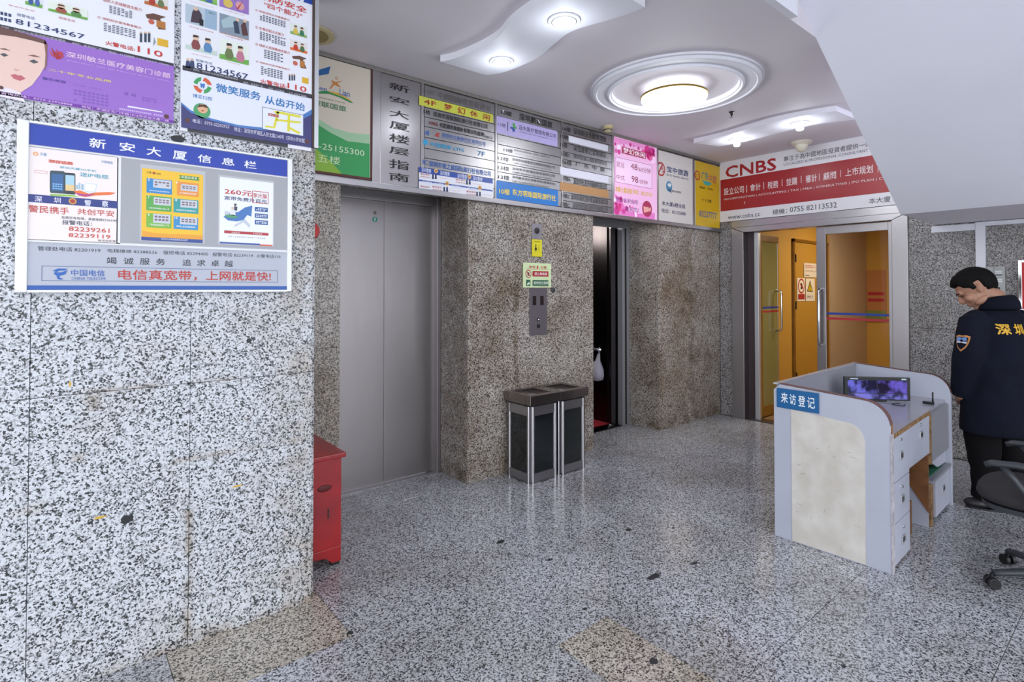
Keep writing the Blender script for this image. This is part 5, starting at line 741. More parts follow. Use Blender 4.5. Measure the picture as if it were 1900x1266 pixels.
# marks on the stone
def blot(cx, cz, w, h, plane, m, parent, n=14):
    b = MB(); r = random.Random(int((cx+cz)*1e4)); pts = []
    for k in range(n):
        a = 2*PI*k/n; q = r.uniform(.65, 1.1); u, v = cx+w*q*math.cos(a), cz+h*q*math.sin(a)
        pts.append((u, plane[1], v) if plane[0] == 'Y' else (u, v, plane[1]))
    d = (0, -0.0012, 0) if plane[0] == 'Y' else (0, 0, 0.0012)
    b.prism(pts, d); return b.build('stain', m, parent)
for cx, cz, w, h, m in ((0.211, 0.568, .028, .020, 'stain'), (0.644, 1.233, .014, .012, 'stain'), (0.602, .607, .022, .004, 'ystain'), (0.127, .599, .024, .005, 'ystain'), (0.035, 1.109, .004, .012, 'ystain'), (.37, 2.075, .03, .014, 'stain')):
    blot(cx, cz, w, h, ('Y', YL), M[m], wl)
for cx, cy, w, h in ((1.974, 2.48, .03, .02), (2.67, 2.11, .025, .02), (2.335, 1.688, .05, .02), (1.806, 1.31, .02, .018), (1.86, 1.72, .012, .01), (2.05, 2.15, .02, .012), (2.62, 1.63, .03, .01), (.965, 2.24, .015, .012), (2.9, 1.95, .012, .01), (2.35, .82, .012, .01)):
    blot(cx, cy, w, h, ('Z', 0.0), M['stain'], floor)
# ------------------------------------------------------------ ceiling fittings
cd = empty('ceiling_lamp', (RX, RY, ZC), label='large round opal ceiling lamp with gold rim in the ring moulding', cat='ceiling lamp')
MB().lathe(RX, RY, [(0.17, ZC), (0.195, ZC-0.03), (0.215, ZC-0.055)], 64).build('lamp_base', mat('glowing_lamp_body', 'ffffff', 0.5, emit='eef4ff', es=1.6), cd, smooth='auto')
MB().lathe(RX, RY, [(0.215, ZC-0.056), (0.236, ZC-0.062), (0.239, ZC-0.070), (0.234, ZC-0.076)], 64).build('gold_rim', M['gold'], cd, smooth='auto')
MB().lathe(RX, RY, [(0.229, ZC-0.077), (0.233, ZC-0.086), (0.222, ZC-0.102), (0.17, ZC-0.118), (0.09, ZC-0.127), (0.01, ZC-0.129)], 64).build('lamp_shade', M['lampglass'], cd, smooth='auto')
MB().prism([(RX-.01+.05*math.cos(a)*(1 if k%2 else .35), RY-.02+.05*math.sin(a)*(1 if k%2 else .35), ZC-0.1295) for k, a in enumerate([i*PI/6 for i in range(12)])], (0, 0, -0.002)).build('leaf_motif', mat('dark_motif', '6a6450', 0.5), cd)
lamp('dome_lamp_light', 'POINT', (RX, RY, ZC-0.20), 11, (0.93, 0.97, 1.0), 0.16)
def downlight(x, y, z, lab, bulb, e, r=.075):
    o = empty('downlight', (x, y, z), label=lab, cat='downlight', group='round downlights in the wavy ceiling strips')
    ring('trim_ring', x, y, [(r, z-0.001), (r, z-0.008), (r*.9, z-0.011), (r*.74, z-0.008), (r*.74, z-0.001)], M['white_frame'], o, 40)
    ring('chrome_lip', x, y, [(r*.78, z-0.009), (r*.78, z-0.0125), (r*.74, z-0.0125), (r*.74, z-0.009)], M['chrome'], o, 40)
    MB().lathe(x, y, [(r*.73, z-0.001), (r*.73, z-0.004)], 32).build('lamp_face', M['dl_face'], o)
    if bulb:
        MB().lathe(x, y, [(0.030, z-0.005), (0.030, z-0.055), (0.024, z-0.062)], 20).build('bulb', M['bulb'], o, smooth='auto')
    lamp('downlight_light', 'POINT', (x, y, z-0.12), e, (0.86, 0.93, 1.0), 0.04)
zc = ZC-0.042
downlight(2.12, 2.655, zc, 'round flush downlight in the left wavy strip, the one nearer the lifts', False, 1.3)
downlight(2.05, 2.035, zc, 'round flush downlight in the left wavy strip, the one nearer the viewer', False, 1.3, .085)
downlight(4.97, 2.62, zc, 'downlight with hanging bulb at the lift end of the right wavy strip', True, 2.2)
downlight(4.89, 2.01, zc, 'downlight with hanging bulb at the stair end of the right wavy strip', True, 2.2)
sm_ = MB().lathe(3.80, 3.22, [(0.045, ZC), (0.048, ZC-0.02), (0.036, ZC-0.028), (0.034, ZC-0.045), (0.02, ZC-0.055)], 32).build('smoke_detector', M['cream_plastic'], smooth='auto'); tag(sm_, 'small cream smoke detector on the ceiling above the directories', 'detector')
MB().lathe(3.80, 3.22, [(0.0385, ZC-0.031), (0.0385, ZC-0.040)], 24).build('dark_slot', M['charcoal'], sm_)
sk = MB().lathe(4.28, 2.30, [(0.022, ZC), (0.022, ZC-0.006), (0.010, ZC-0.008), (0.010, ZC-0.03), (0.004, ZC-0.032), (0.004, ZC-0.046), (0.018, ZC-0.048), (0.018, ZC-0.051)], 20).build('sprinkler', mat('dull_bronze', '3c3836', 0.4, 0.6), smooth='auto'); tag(sk, 'small dark sprinkler head on the ceiling right of the lamp', 'sprinkler')
dc = MB().lathe(5.70, 2.33, [(0.095, ZC), (0.098, ZC-0.01), (0.09, ZC-0.02), (0.062, ZC-0.035), (0.055, ZC-0.06), (0.042, ZC-0.085), (0.02, ZC-0.10), (0.004, ZC-0.103)], 40).build('dome_camera', mat('cream_dome', 'd0cab8', 0.4), smooth='auto'); tag(dc, 'cream dome-shaped detector on the ceiling above the company sign', 'detector')
sp_ = MB().lathe(1.10, 3.14, [(0.13, ZC), (0.132, ZC-0.008), (0.115, ZC-0.014), (0.10, ZC-0.010)], 48).build('ceiling_speaker', M['cream_plastic'], smooth='auto'); tag(sp_, 'round cream ceiling speaker half hidden behind the notice-board wall', 'speaker')
MB().lathe(1.10, 3.14, [(0.098, ZC-0.0101), (0.09, ZC-0.013), (0.05, ZC-0.018), (0.01, ZC-0.02)], 40).build('speaker_mesh', M['grille'], sp_, smooth='auto')
# ------------------------------------------------------------ red cabinet behind the near wall
rc = MB().box(0.62, 1.165, 2.822, 3.29, 0.10, 0.565).prism([(0.62, 2.822, 0.10), (0.62, 2.822, 0.02), (0.70, 2.822, 0.02), (0.76, 2.822, 0.058), (0.88, 2.822, 0.07), (1.00, 2.822, 0.062), (1.085, 2.822, 0.052), (1.115, 2.822, 0.02), (1.165, 2.822, 0.02), (1.165, 2.822, 0.10)], (0, 0.02, 0)).prism([(1.165, 2.842, 0.10), (1.165, 2.842, 0.02), (1.165, 2.90, 0.02), (1.165, 2.96, 0.06), (1.165, 3.17, 0.06), (1.165, 3.23, 0.02), (1.165, 3.29, 0.02), (1.165, 3.29, 0.10)], (-0.02, 0, 0)).build('red_cabinet', M['red_paint'], bevel=0.003); tag(rc, 'low red painted wooden cabinet standing behind the near granite wall', 'cabinet')
MB().box(0.60, 1.185, 2.805, 3.31, 0.566, 0.592).build('cabinet_top', M['red_paint'], rc, bevel=0.006)
MB().ell((1.075, 2.8215, 0.42), (0.038, 0.006, 0.018)).build('finger_hole', mat('hole_shade', '5a1416', 0.6), rc, smooth=True)  # raised oval, shade inside the cut-out painted as dark red
MB().box(1.092, 1.098, 2.8195, 2.822, 0.26, 0.31).build('key_slot', M['black'], rc)
for x in (0.64, 1.12):
    for y in (2.835, 3.235): MB().box(x, x+0.04, y, y+0.04, 0.0, 0.021).build('foot', M['black'], rc)
# ------------------------------------------------------------ two waste bins
def make_bin(x0, x1, label):
    y0, y1, zt = 3.045, 3.335, 0.575
    o = empty('waste_bin', ((x0+x1)/2, (y0+y1)/2, 0), label=label, cat='waste bin', group='steel waste bins between the lifts')
    MB().box(x0+.012, x1-.012, y0+.012, y1-.012, 0.015, zt).build('body', M['steel'], o)
    f = []
    for (a, b_, c, d) in ((x0+.03, x1-.03, y0+.006, y0+.012), (x0+.03, x1-.03, y1-.012, y1-.006)):
        f += [(a, b_, c, d, 0.012, 0.075), (a, b_, c, d, 0.505, zt)]
    for (a, b_) in ((x0+.006, x0+.012), (x1-.012, x1-.006)):
        f += [(a, b_, y0+.03, y1-.03, 0.012, 0.075), (a, b_, y0+.03, y1-.03, 0.505, zt)]
    boxes('band', M['steel_h'], o, f)
    MB().box(x0+.055, x1-.055, y0+.0085, y0+.0118, 0.076, 0.504).build('front_panel', M['marble'], o)
    MB().box(x0+.0085, x0+.0118, y0+.055, y1-.055, 0.076, 0.504).build('side_panel', M['marble'], o)
    MB().box(x1-.0118, x1-.0085, y0+.055, y1-.055, 0.076, 0.504).build('side_panel', M['marble'], o)
    for px, py in ((x0+.012, y0+.035), (x0+.035, y0+.010), (x1-.035, y0+.010), (x1-.012, y0+.035), (x0+.012, y1-.035), (x1-.012, y1-.035)):
        MB().lathe(px, py, [(0.0085, 0.0), (0.0085, zt)], 12).build('corner_rod', M['chrome'], o, smooth='auto')
    X0, X1, Y0, Y1 = x0-.012, x1+.004, y0-.015, y1+.01
    l = MB().prism([(X0, Y0, 0.592), (X0, Y0, 0.662), (X0+.04, Y0+.045, 0.640), (X0+.04, Y0+.045, 0.592)], (0.0001, 0, 0)) if False else MB()
    zb, z1 = 0.590, 0.660
    l.box(X0, X1, Y0, Y0+.05, zb, z1).box(X0, X1, Y1-.05, Y1, zb, z1).box(X0, X0+.05, Y0+.05, Y1-.05, zb, z1).box(X1-.05, X1, Y0+.05, Y1-.05, zb, z1)
    ld = l.build('lid', bpy.data.materials.get('lid_steel') or steel('lid_steel', '8c8480', 0.18, 'x'), o, bevel=0.003)
    MB().box(X0+.05, X1-.05, Y0+.05, Y1-.05, 0.592, 0.615).build('ash_tray', M['alu'], ld)
    MB().box(x0+.012, x1-.012, y0+.012, y1-.012, zt, 0.590).build('lid_collar', M['dark_steel'], o)
    return o
make_bin(2.705, 3.005, 'steel waste bin with dark marble panels, the left of the pair')
make_bin(3.022, 3.322, 'steel waste bin with dark marble panels, the right of the pair')
# ------------------------------------------------------------ reception desk (own frame: +x along the drawers, +y to the back)
dk = empty('reception_desk', (3.288, 0.921, 0), 0.0215, label='worn grey laminate reception desk with blue sign and drawers', cat='desk')
L_, D_ = 1.385, 0.588
def arc(cx, cz, r, a0, a1, n=8): return [(cx+r*math.cos(a0+(a1-a0)*k/n), cz+r*math.sin(a0+(a1-a0)*k/n)) for k in range(n+1)]
def endpanel(x, t, name):
    # outline in y,z: rounded corner at the sitter's side
    o = [(0.0, 0.0), (0.0, 0.755)] + [(y, z) for y, z in reversed(arc(0.125, 0.745, 0.125, PI/2, PI))][1:] + [(D_-0.035, 0.898), (D_, 0.862), (D_, 0.0)]
    return MB().prism([(x, y, z) for y, z in o], (t, 0, 0)).build(name, M['lam'], dk, local=True, bevel=0.0015, segs=1)
e1 = endpanel(0, 0.036, 'end_panel'); e2 = endpanel(L_-0.036, 0.036, 'end_panel')
o = [(0.117, 0.006), (0.117, 0.655)] + [(y, z) for y, z in reversed(arc(0.20, 0.655, 0.083, PI/2, PI))][1:] + [(0.488, 0.762), (0.488, 0.006)]
fpnl = MB().prism([(-0.003, y, z) for y, z in o], (0.003, 0, 0)).build('face_panel', M['cream_lam'], dk, local=True); fpnl['label'] = 'scuffed cream face panel'
for _ in range(26):
    y = random.uniform(.14, .46); z = random.uniform(.03, .6); a = random.uniform(-.6, 1.9); l = random.uniform(.006, .035)
    MB().prism([(-0.0034, y, z), (-0.0034, y+l*math.cos(a), z+l*math.sin(a)), (-0.0034, y+l*math.cos(a)+.001, z+l*math.sin(a)+.0012), (-0.0034, y+.001, z+.0012)], (0.0003, 0, 0)).build('scratch', bpy.data.materials['worn_sticker'], fpnl, local=True)
MB().box(-0.0015, 0.0, 0.486, 0.490, 0, 0.76).box(-0.0015, 0.0, 0.113, 0.117, 0, 0.66).build('panel_joint', M['alu'], dk, local=True)
MB().box(-0.003, 0.038, -0.004, 0.0, 0.0, 0.712).build('edge_trim', mat('scuffed_white_edge', 'd0ccd0', 0.5, noise='9a949a', nscale=25), dk, local=True)
MB().box(0.006, 0.030, -0.004, 0.0, 0.712, 0.765).build('chipped_corner', M['edge_wood'], dk, local=True)
MB().box(0.036, L_-0.036, D_-0.025, D_, 0.05, 0.895).build('back_panel', M['lam_in'], dk, local=True, bevel=0.001, segs=1)
MB().box(0.0, L_, D_-0.027, D_+0.002, 0.895, 0.903).build('back_edge', M['alu'], dk, local=True)
op = [(0.0, 0.755)] + [(y, z) for y, z in reversed(arc(0.125, 0.745, 0.125, PI/2, PI))][1:] + [(D_-0.035, 0.898)]
for xo in (-0.001, L_-0.037):
    ce = MB()
    for (ya, za), (yb, zb_) in zip(op, op[1:]): ce.prism([(xo, ya, za), (xo, yb, zb_), (xo, yb, zb_+.004), (xo, ya-.003, za+.003)], (0.038, 0, 0))
    ce.build('edge_band', mat('brown_edge_band', '6a4a48', 0.5), dk, local=True)
wt = MB().prism([(0.036, 0.0, 0.685), (0.86, 0.018, 0.685), (0.90, 0.03, 0.685), (L_-0.036, 0.03, 0.685), (L_-0.036, D_-0.025, 0.685), (0.036, D_-0.025, 0.685)], (0, 0, 0.02)).build('worktop', mat('worktop_laminate', '9a9aa2', 0.22), dk, local=True)
MB().prism([(0.036, -0.004, 0.683), (0.86, 0.014, 0.683), (0.86, 0.018, 0.683), (0.036, 0.0, 0.683)], (0, 0, 0.023)).build('worktop_edge', M['edge_wood'], dk, local=True)
def handle(par, x, y, z, lock=True, zl=None):
    b = MB().box(x-.030, x+.030, y-.007, y, z-.022, z+.022); h = b.build('handle', M['alu'], par, local=True, bevel=0.002)
    MB().box(x-.020, x+.020, y-.0078, y-.004, z-.011, z+.013).build('handle_recess', mat('recess', '6e6a6e', 0.25, 0.8), par, local=True)
    if lock: MB().lathe(x, zl, [(0.009, y), (0.009, y-.006), (0.006, y-.008)], 16, 'y').build('lock', M['chrome'], par, local=True, smooth='auto')
def drawer(x0, x1, y, z0, z1, hx=None, hz=None, lz=None, d=.30, cut=None):
    if cut: b = MB().prism([(x0, y, z0-.0), (x0+cut, y, z0), (x1, y, z0), (x1, y, z1), (x0, y, z1)], (0, d, 0))
    else: b = MB().box(x0, x1, y, y+d, z0, z1)
    o = b.build('drawer', M['lam'], dk, local=True, bevel=0.0015, segs=1)
    if hx: handle(o, hx, y, hz, lz is not None, lz)
    return o
drawer(.040, .352, .004, .445, .680, .19, .570, .655)
drawer(.040, .352, .004, .232, .440, .20, .335, .400)
drawer(.040, .352, .004, .018, .228, .21, .120, .185)
drawer(.357, .834, .012, .452, .680, .63, .60, .66)
MB().box(.04, .35, .02, .50, .0, .018).build('plinth', M['wood'], dk, local=True)
MB().box(.838, .862, .006, .50, .38, .684).build('upright', M['edge_wood'], dk, local=True)
MB().box(.868, L_-.038, .012, .03, .385, .684).build('modesty_panel', M['lam_in'], dk, local=True)
# knee space: brown side board with pale lower part, box, shelf with green felt
MB().prism([(.808, .015, .09), (.808, .015, .45), (.808, .30, .45), (.808, .22, .37), (.808, .10, .22)], (.012, 0, 0)).build('side_board', M['wood'], dk, local=True)
MB().prism([(.822, .02, 0.0), (.822, .02, .45), (.822, .5, .45), (.822, .5, 0.0)], (.012, 0, 0)).build('pale_side_board', M['lam'], dk, local=True)
MB().box(.36, .64, .06, .42, .0, .20).build('foot_box', M['wood'], dk, local=True, bevel=0.004)
MB().box(.357, .50, .05, .35, .345, .425).build('shelf_box', mat('dark_green_box', '14342c', 0.3), dk, local=True)
MB().box(.84, L_-.04, .0, .50, .262, .282).build('shelf', M['lam_in'], dk, local=True)
MB().box(.89, L_-.15, .03, .40, .283, .287).build('felt', M['green_cloth'], dk, local=True)
MB().box(.838, .880, .008, .48, .0, .258).build('wood_side', M['edge_wood'], dk, local=True)
drawer(.975, L_-.04, .012, .02, .255, 1.16, .16)
MB().box(.881, .972, .025, .45, .02, .255).build('drawer_side', M['wood'], dk, local=True)
MB().prism([(.90, .03, .385), (1.345, .03, .385), (1.345, .03, .29), (1.12, .03, .30)], (0, .01, 0)).build('broken_panel', M['lam'], dk, local=True)
ds = MB().box(3.2700, 3.2752, 1.258, 1.489, .762, .872).build('desk_sign', mat('blue_sign', '0c5c94', 0.35)); tag(ds, 'small blue visitor sign with four white characters on the desk end', 'sign')
make_print('desk', ds, M['print'], shift=-0.0105)
# things on the desk
mx, my, mz = 4.22, 1.255, 0.706
mon = empty('monitor', (mx, my, mz), math.radians(43), label='black flat monitor with security camera views on the desk', cat='monitor')
mw, mh = 0.41, 0.150
MB().box(0, .022, -mw/2, mw/2, .008, .012+mh).build('casing', M['black'], mon, local=True, bevel=0.004)
def scr(name, y0, y1, z0, z1, col, col2):
    m_ = bpy.data.materials.new(name); m_.use_nodes = True; nt = m_.node_tree; bs = nt.nodes['Principled BSDF']; n = nt.nodes.new('ShaderNodeTexNoise'); tc = nt.nodes.new('ShaderNodeTexCoord')
    n.inputs['Scale'].default_value = 14; nt.links.new(tc.outputs['Object'], n.inputs['Vector']); r = nt.nodes.new('ShaderNodeValToRGB'); r.color_ramp.elements[0].position = .44; r.color_ramp.elements[1].position = .6
    r.color_ramp.elements[0].color = lin(col); r.color_ramp.elements[1].color = lin(col2); nt.links.new(n.outputs['Fac'], r.inputs['Fac']); nt.links.new(r.outputs['Color'], bs.inputs['Emission Color']); bs.inputs['Emission Strength'].default_value = 0.8; bs.inputs['Base Color'].default_value = (0, 0, 0, 1); bs.inputs['Roughness'].default_value = .2
    MB().box(-.0008, 0, y0, y1, z0, z1).build('camera_view', m_, mon, local=True)
scr('view_blue', .003, .185, .056, .140, '141038', '6a6ad8'); scr('view_violet', -.185, -.003, .056, .140, '180c30', '6858c8'); scr('view_lower', -.185, .185, .016, .052, '2a2858', '7a78d8')
MB().box(-.001, 0, -.18, -.15, .146, .155).box(-.001, 0, .12, .17, .146, .153).build('screen_mark', mat('screen_mark', '9ab0c0', 0.4, emit='8aa0b0', es=.4), mon, local=True)
MB().box(.022, .045, -.025, .025, .008, .08).build('stand_neck', M['black'], mon, local=True); MB().box(.0, .09, -.06, .06, 0, .008).build('stand_foot', M['black'], mon, local=True, bevel=0.003)
rd_ = MB().box(4.375, 4.40, .985, 1.045, .706, .722).build('two_way_radio', M['black'], bevel=0.004); tag(rd_, 'small black hand radio with antenna standing on the desk', 'radio')
MB().tube([(4.388, .992, .72), (4.388, .992, .785)], 0.0045, 10).build('antenna', M['black'], rd_, smooth=True)
lo_ = MB().tube([(4.20+.035*math.cos(a), 1.13+.035*math.sin(a), .709) for a in [i*PI/12 for i in range(22)]], 0.003, 8).build('cable_loop', M['charcoal'], smooth=True); tag(lo_, 'small loop of dark cable lying on the worktop', 'cable')
# ------------------------------------------------------------ trunking, phone, framed board on the right wall
tk = empty('cable_trunking', (XR, 1.0, 2.0), label='white plastic cable trunking on the granite wall behind the guard', cat='trunking')
MB().box(XR-.03, XR-.001, 1.035, 1.335, 1.955, 2.012).build('trunking_run', M['white_paint'], tk, bevel=0.002)
MB().box(XR-.03, XR-.001, -0.5, 0.970, 1.985, 2.020).build('trunking_run', M['white_paint'], tk, bevel=0.002)
MB().box(XR-.034, XR-.001, .971, 1.034, 1.50, 2.02).build('trunking_drop', M['white_paint'], tk, bevel=0.002)
ph = MB().box(XR-.03, XR-.001, .852, .925, 1.40, 1.645).build('wall_phone', M['phone'], bevel=0.006); tag(ph, 'grey wall intercom phone with handset behind the guard', 'phone')
MB().prism([(XR-.03, .965, 1.42), (XR-.055, .965, 1.42), (XR-.06, .965, 1.45), (XR-.045, .965, 1.48), (XR-.045, .965, 1.58), (XR-.06, .965, 1.61), (XR-.055, .965, 1.645), (XR-.03, .965, 1.645)], (0, -.045, 0)).build('handset', M['phone'], ph, bevel=0.005)
for z in (1.60, 1.585, 1.57, 1.53, 1.515): MB().box(XR-.0315, XR-.03, .868, .912, z, z+.008).build('label_strip', M['white_frame'] if z != 1.57 else M['charcoal'], ph)
MB().lathe(.89, 1.465, [(.009, XR-.0295), (.009, XR-.0315)], 16, 'x').build('speaker_hole', M['black'], ph)
fb = MB().box(XR-.02, XR-.001, .20, .75, 1.30, 1.67).build('framed_board', M['red_plastic']); tag(fb, 'red board in a bright metal frame at the right edge behind the guard', 'notice board')
MB().box(XR-.035, XR-.001, .75, .772, 1.28, 1.69).box(XR-.035, XR-.001, .178, .20, 1.28, 1.69).box(XR-.035, XR-.001, .20, .75, 1.67, 1.69).box(XR-.035, XR-.001, .20, .75, 1.28, 1.30).build('frame', M['chrome'], fb, bevel=0.002)
# ------------------------------------------------------------ office chair, facing the desk
ch = empty('office_chair', (3.70, 0.32, 0), 0.0, label='black swivel office chair with looped armrests beside the desk', cat='chair')
for k in range(5):
    a = math.radians(53 + 72*k); ux, uy = math.cos(a), math.sin(a)
    lg = MB().tube([(0.03*ux, 0.03*uy, .105), (0.14*ux, 0.14*uy, .095), (0.25*ux, 0.25*uy, .080), (0.30*ux, 0.30*uy, .072)], [.028, .025, .021, .019], 10, flat=.75).build('leg', M['charcoal'], ch, local=True, smooth=True)
    cx, cy = .305*ux, .305*uy; px, py = -uy, ux
    MB().tube([(cx, cy, .072), (cx, cy, .045)], .009, 8).build('caster_stem', M['black'], lg, local=True)
    for s_ in (-1, 1):
        w = MB(); R = []
        for h in (-.010, .010):
            R.append([w.b.verts.new((cx+px*(s_*.017+h)+ux*.026*math.cos(t), cy+py*(s_*.017+h)+uy*.026*math.cos(t), .027+.026*math.sin(t))) for t in [2*PI*i/20 for i in range(20)]])
        for i in range(20): w.b.faces.new((R[0][i], R[0][(i+1)%20], R[1][(i+1)%20], R[1][i]))
        w.b.faces.new(R[0][::-1]); w.b.faces.new(R[1]); w.build('caster', M['black'], lg, local=True, bevel=0.003)
MB().lathe(0, 0, [(.035, .08), (.035, .13), (.028, .14), (.028, .30), (.05, .32), (.05, .35)], 24).build('gas_column', M['black'], ch, local=True, smooth='auto')
sp = []
for z, s_ in ((.395, .82), (.41, .95), (.43, 1.0), (.458, .98), (.475, .88)): sp.append((.06, .09, z, .245*s_, .245*s_, .62))
MB().loft(sp, 40).build('seat', M['seat'], ch, local=True, smooth=True)
MB().loft([(.06, .09, .362, .18, .17, .6), (.06, .09, .372, .225, .22, .6), (.06, .09, .396, .228, .225, .6)], 40).build('seat_pan', M['charcoal'], ch, local=True, smooth='auto')
for s_ in (-1, 1):
    x = .07 + s_*.27
    MB().tube([(x, .265, .60), (x, .24, .613), (x, .15, .622), (x, .02, .620), (x, -.08, .607), (x, -.14, .57), (x, -.14, .50), (x, -.06, .43), (x-s_*.02, .02, .385), (x-s_*.07, .06, .368), (x-s_*.14, .07, .365)], [.017, .02, .021, .020, .018, .016, .016, .018, .018, .016, .014], 12, flat=.8).build('armrest', M['charcoal'], ch, local=True, smooth=True)
    MB().tube([(x, .20, .605), (x, .16, .555), (x, .10, .47), (x, .05, .405), (x-s_*.02, .02, .385)], .015, 10).build('arm_strut', M['charcoal'], ch, local=True, smooth=True)
MB().tube([(.06, -.05, .37), (.06, -.19, .38), (.06, -.23, .45), (.06, -.24, .62)], .022, 10).build('back_bar', M['black'], ch, local=True, smooth=True)
MB().prism([(.06-.21, -.22, .56), (.06+.21, -.22, .56), (.06+.23, -.235, .75), (.06+.19, -.255, .93), (.06-.19, -.255, .93), (.06-.23, -.235, .75)], (0, -.05, 0)).build('backrest', M['seat'], ch, local=True, bevel=0.02)
# ------------------------------------------------------------ security guard, seen from behind, head bowed to the left
GX, GY = 4.875, 0.735; GR = math.radians(-30)
hc = Vector((-.085, .085, 1.462)); hr = Euler((math.radians(-30), 0, math.radians(62)), 'XYZ').to_matrix() if False else (Matrix.Rotation(math.radians(44), 3, 'Z') @ Matrix.Rotation(math.radians(-38), 3, 'X') @ Matrix.Rotation(math.radians(4), 3, 'Y'))
def H(x, y, z): return hc + hr @ Vector((x, y, z))
B_ = MB()
# head
B_.ell(H(0, -.012, .022), (.076, .096, .092), hr, 32, 24).ell(H(0, .022, -.045), (.060, .066, .074), hr, 28, 20).ell(H(0, .058, -.098), (.030, .024, .020), hr, 18, 12)
B_.ell(H(0, .074, .018), (.050, .020, .022), hr, 20, 14).ell(H(0, .096, -.028), (.0135, .020, .017), hr, 14, 10)
B_.tube([H(0, .086, .012), H(0, .096, -.008), H(0, .106, -.028)], [.008, .011, .013], 10)
B_.ell(H(0, .084, -.060), (.024, .012, .008), hr, 16, 10).ell(H(0, .080, -.070), (.022, .012, .008), hr, 16, 10)
for s_ in (-1, 1):
    B_.ell(H(s_*.046, .058, -.030), (.026, .026, .024), hr, 16, 10).ell(H(s_*.048, .020, -.075), (.022, .040, .022), hr, 16, 10)
    er = hr @ Matrix.Rotation(s_*.35, 3, 'Z')
    B_.ell(H(s_*.077, -.010, -.012), (.006, .014, .024), er, 16, 12).ell(H(s_*.081, -.018, -.002), (.006, .012, .019), er, 14, 10).ell(H(s_*.075, -.006, -.034), (.005, .008, .009), er, 12, 8)
for v in B_.b.verts: v.co = hc + (v.co-hc)*1.13
# neck, trunk, legs (under the clothes)
B_.tube([H(0, -.02, -.04), H(0, -.045, -.10), (-.01, .0, 1.30), (0, -.01, 1.22)], [.062, .060, .062, .07], 20)
B_.loft([(0, 0, .80, .15, .10), (0, 0, .95, .15, .10), (0, -.01, 1.15, .17, .11), (0, -.01, 1.24, .15, .09), (0, -.01, 1.29, .07, .06)], 24)
for s_ in (-1, 1): B_.tube([(s_*.09, 0, .84), (s_*.10, .02, .46), (s_*.11, -.01, .09)], [.085, .058, .040], 14)
def arm_pts(s_):
    if s_ < 0: return [Vector((-.205, -.01, 1.225)), Vector((-.275, -.005, .97)), Vector((-.225, .075, .745))]
    return [Vector((.185, -.01, 1.225)), Vector((.27, .0, .98)), Vector((.16, .20, .86))]
def hand(b, wr, d, side):
    """palm, four bent fingers and a thumb, growing from the wrist along d"""
    d = d.normalized(); up = Vector((0, 0, 1)); s = d.cross(up).normalized()*side; n = s.cross(d).normalized()*side
    pc = wr + d*.055
    b.tube([wr-d*.02, wr+d*.02, wr+d*.06, wr+d*.085], [.024, .030, .036, .032], 14, flat=.55, up=n)
    for k, (o_, l) in enumerate(((-.027, .068), (-.009, .076), (.009, .072), (.026, .058))):
        b0 = wr + d*.075 + s*o_
        b.tube([b0, b0+d*l*.45-n*.004, b0+d*l*.75-n*.018, b0+d*l*.88-n*.034], [.0095, .009, .0082, .0065], 8)
    t0 = wr + d*.025 - s*.026
    b.tube([t0, t0-s*.028+d*.022-n*.004, t0-s*.034+d*.05-n*.012, t0-s*.030+d*.068-n*.02], [.013, .0115, .0100, .008], 8)
for s_ in (-1, 1):
    P_ = arm_pts(s_); B_.tube([P_[0], P_[1], P_[2]], [.048, .040, .028], 14)
    d_ = (P_[2]-P_[1]).normalized(); B_.tube([P_[1], P_[2]+d_*.03], [.038, .025], 12); hand(B_, P_[2]+d_*.03, Vector((-s_*.8, .55, -.25)), s_)
man = B_.build('person', M['skin'], local=True, remesh=0.0048, sm=3, smooth=True)
man.location = (GX, GY, 0); man.rotation_euler = (0, 0, GR)
tag(man, 'person in a navy security jacket standing behind the desk, back turned, head bowed', 'person')
# hair: a cap that dips under the skin below the hairline
hb = bmesh.new(); bmesh.ops.create_uvsphere(hb, u_segments=72, v_segments=48, radius=1.0)
rr = random.Random(3)
for v in hb.verts:
    x, y, z = v.co
    line = -0.70 + .98*max(0, (y+.15))**.7 if y > -.15 else -0.70 - .25*(-.15-y)
    if y > .62: line = max(line, .36)
    if abs(x) > .6 and -.30 < y < .02: line = max(line, .06)
    if abs(x) > .6 and .02 <= y < .26: line = min(line, -.30)
    if y < -.55: line = -.92
    f_ = max(0, min(1, (z-line)/.14)); k = 0.93 + f_*(0.20 + .015*math.sin(x*23+y*11)*math.cos(z*19+y*17))
    if y > .45 and z > .3: k += .05*f_
    v.co = (x*.077*k, y*.098*k-.012, z*.095*k+.022)
hm = MB(); hm.b.free(); hm.b = hb; hm.b.transform(Matrix.Translation(hc) @ hr.to_4x4() @ Matrix.Scale(1.13, 4))
hm.build('hair', M['hair'], man, local=True, smooth=True)
for s_ in (-1, 1):
    MB().ell(H(s_*.034, .0887, .002), (.0115, .008, .0065), hr, 14, 10).build('eye', mat('eye_dark', '241c1a', 0.3), man, local=True, smooth=True)
    MB().tube([H(s_*.018, .104, .021), H(s_*.034, .105, .027), H(s_*.054, .091, .022)], .0032, 8).build('eyebrow', M['hair'], man, local=True, smooth=True)
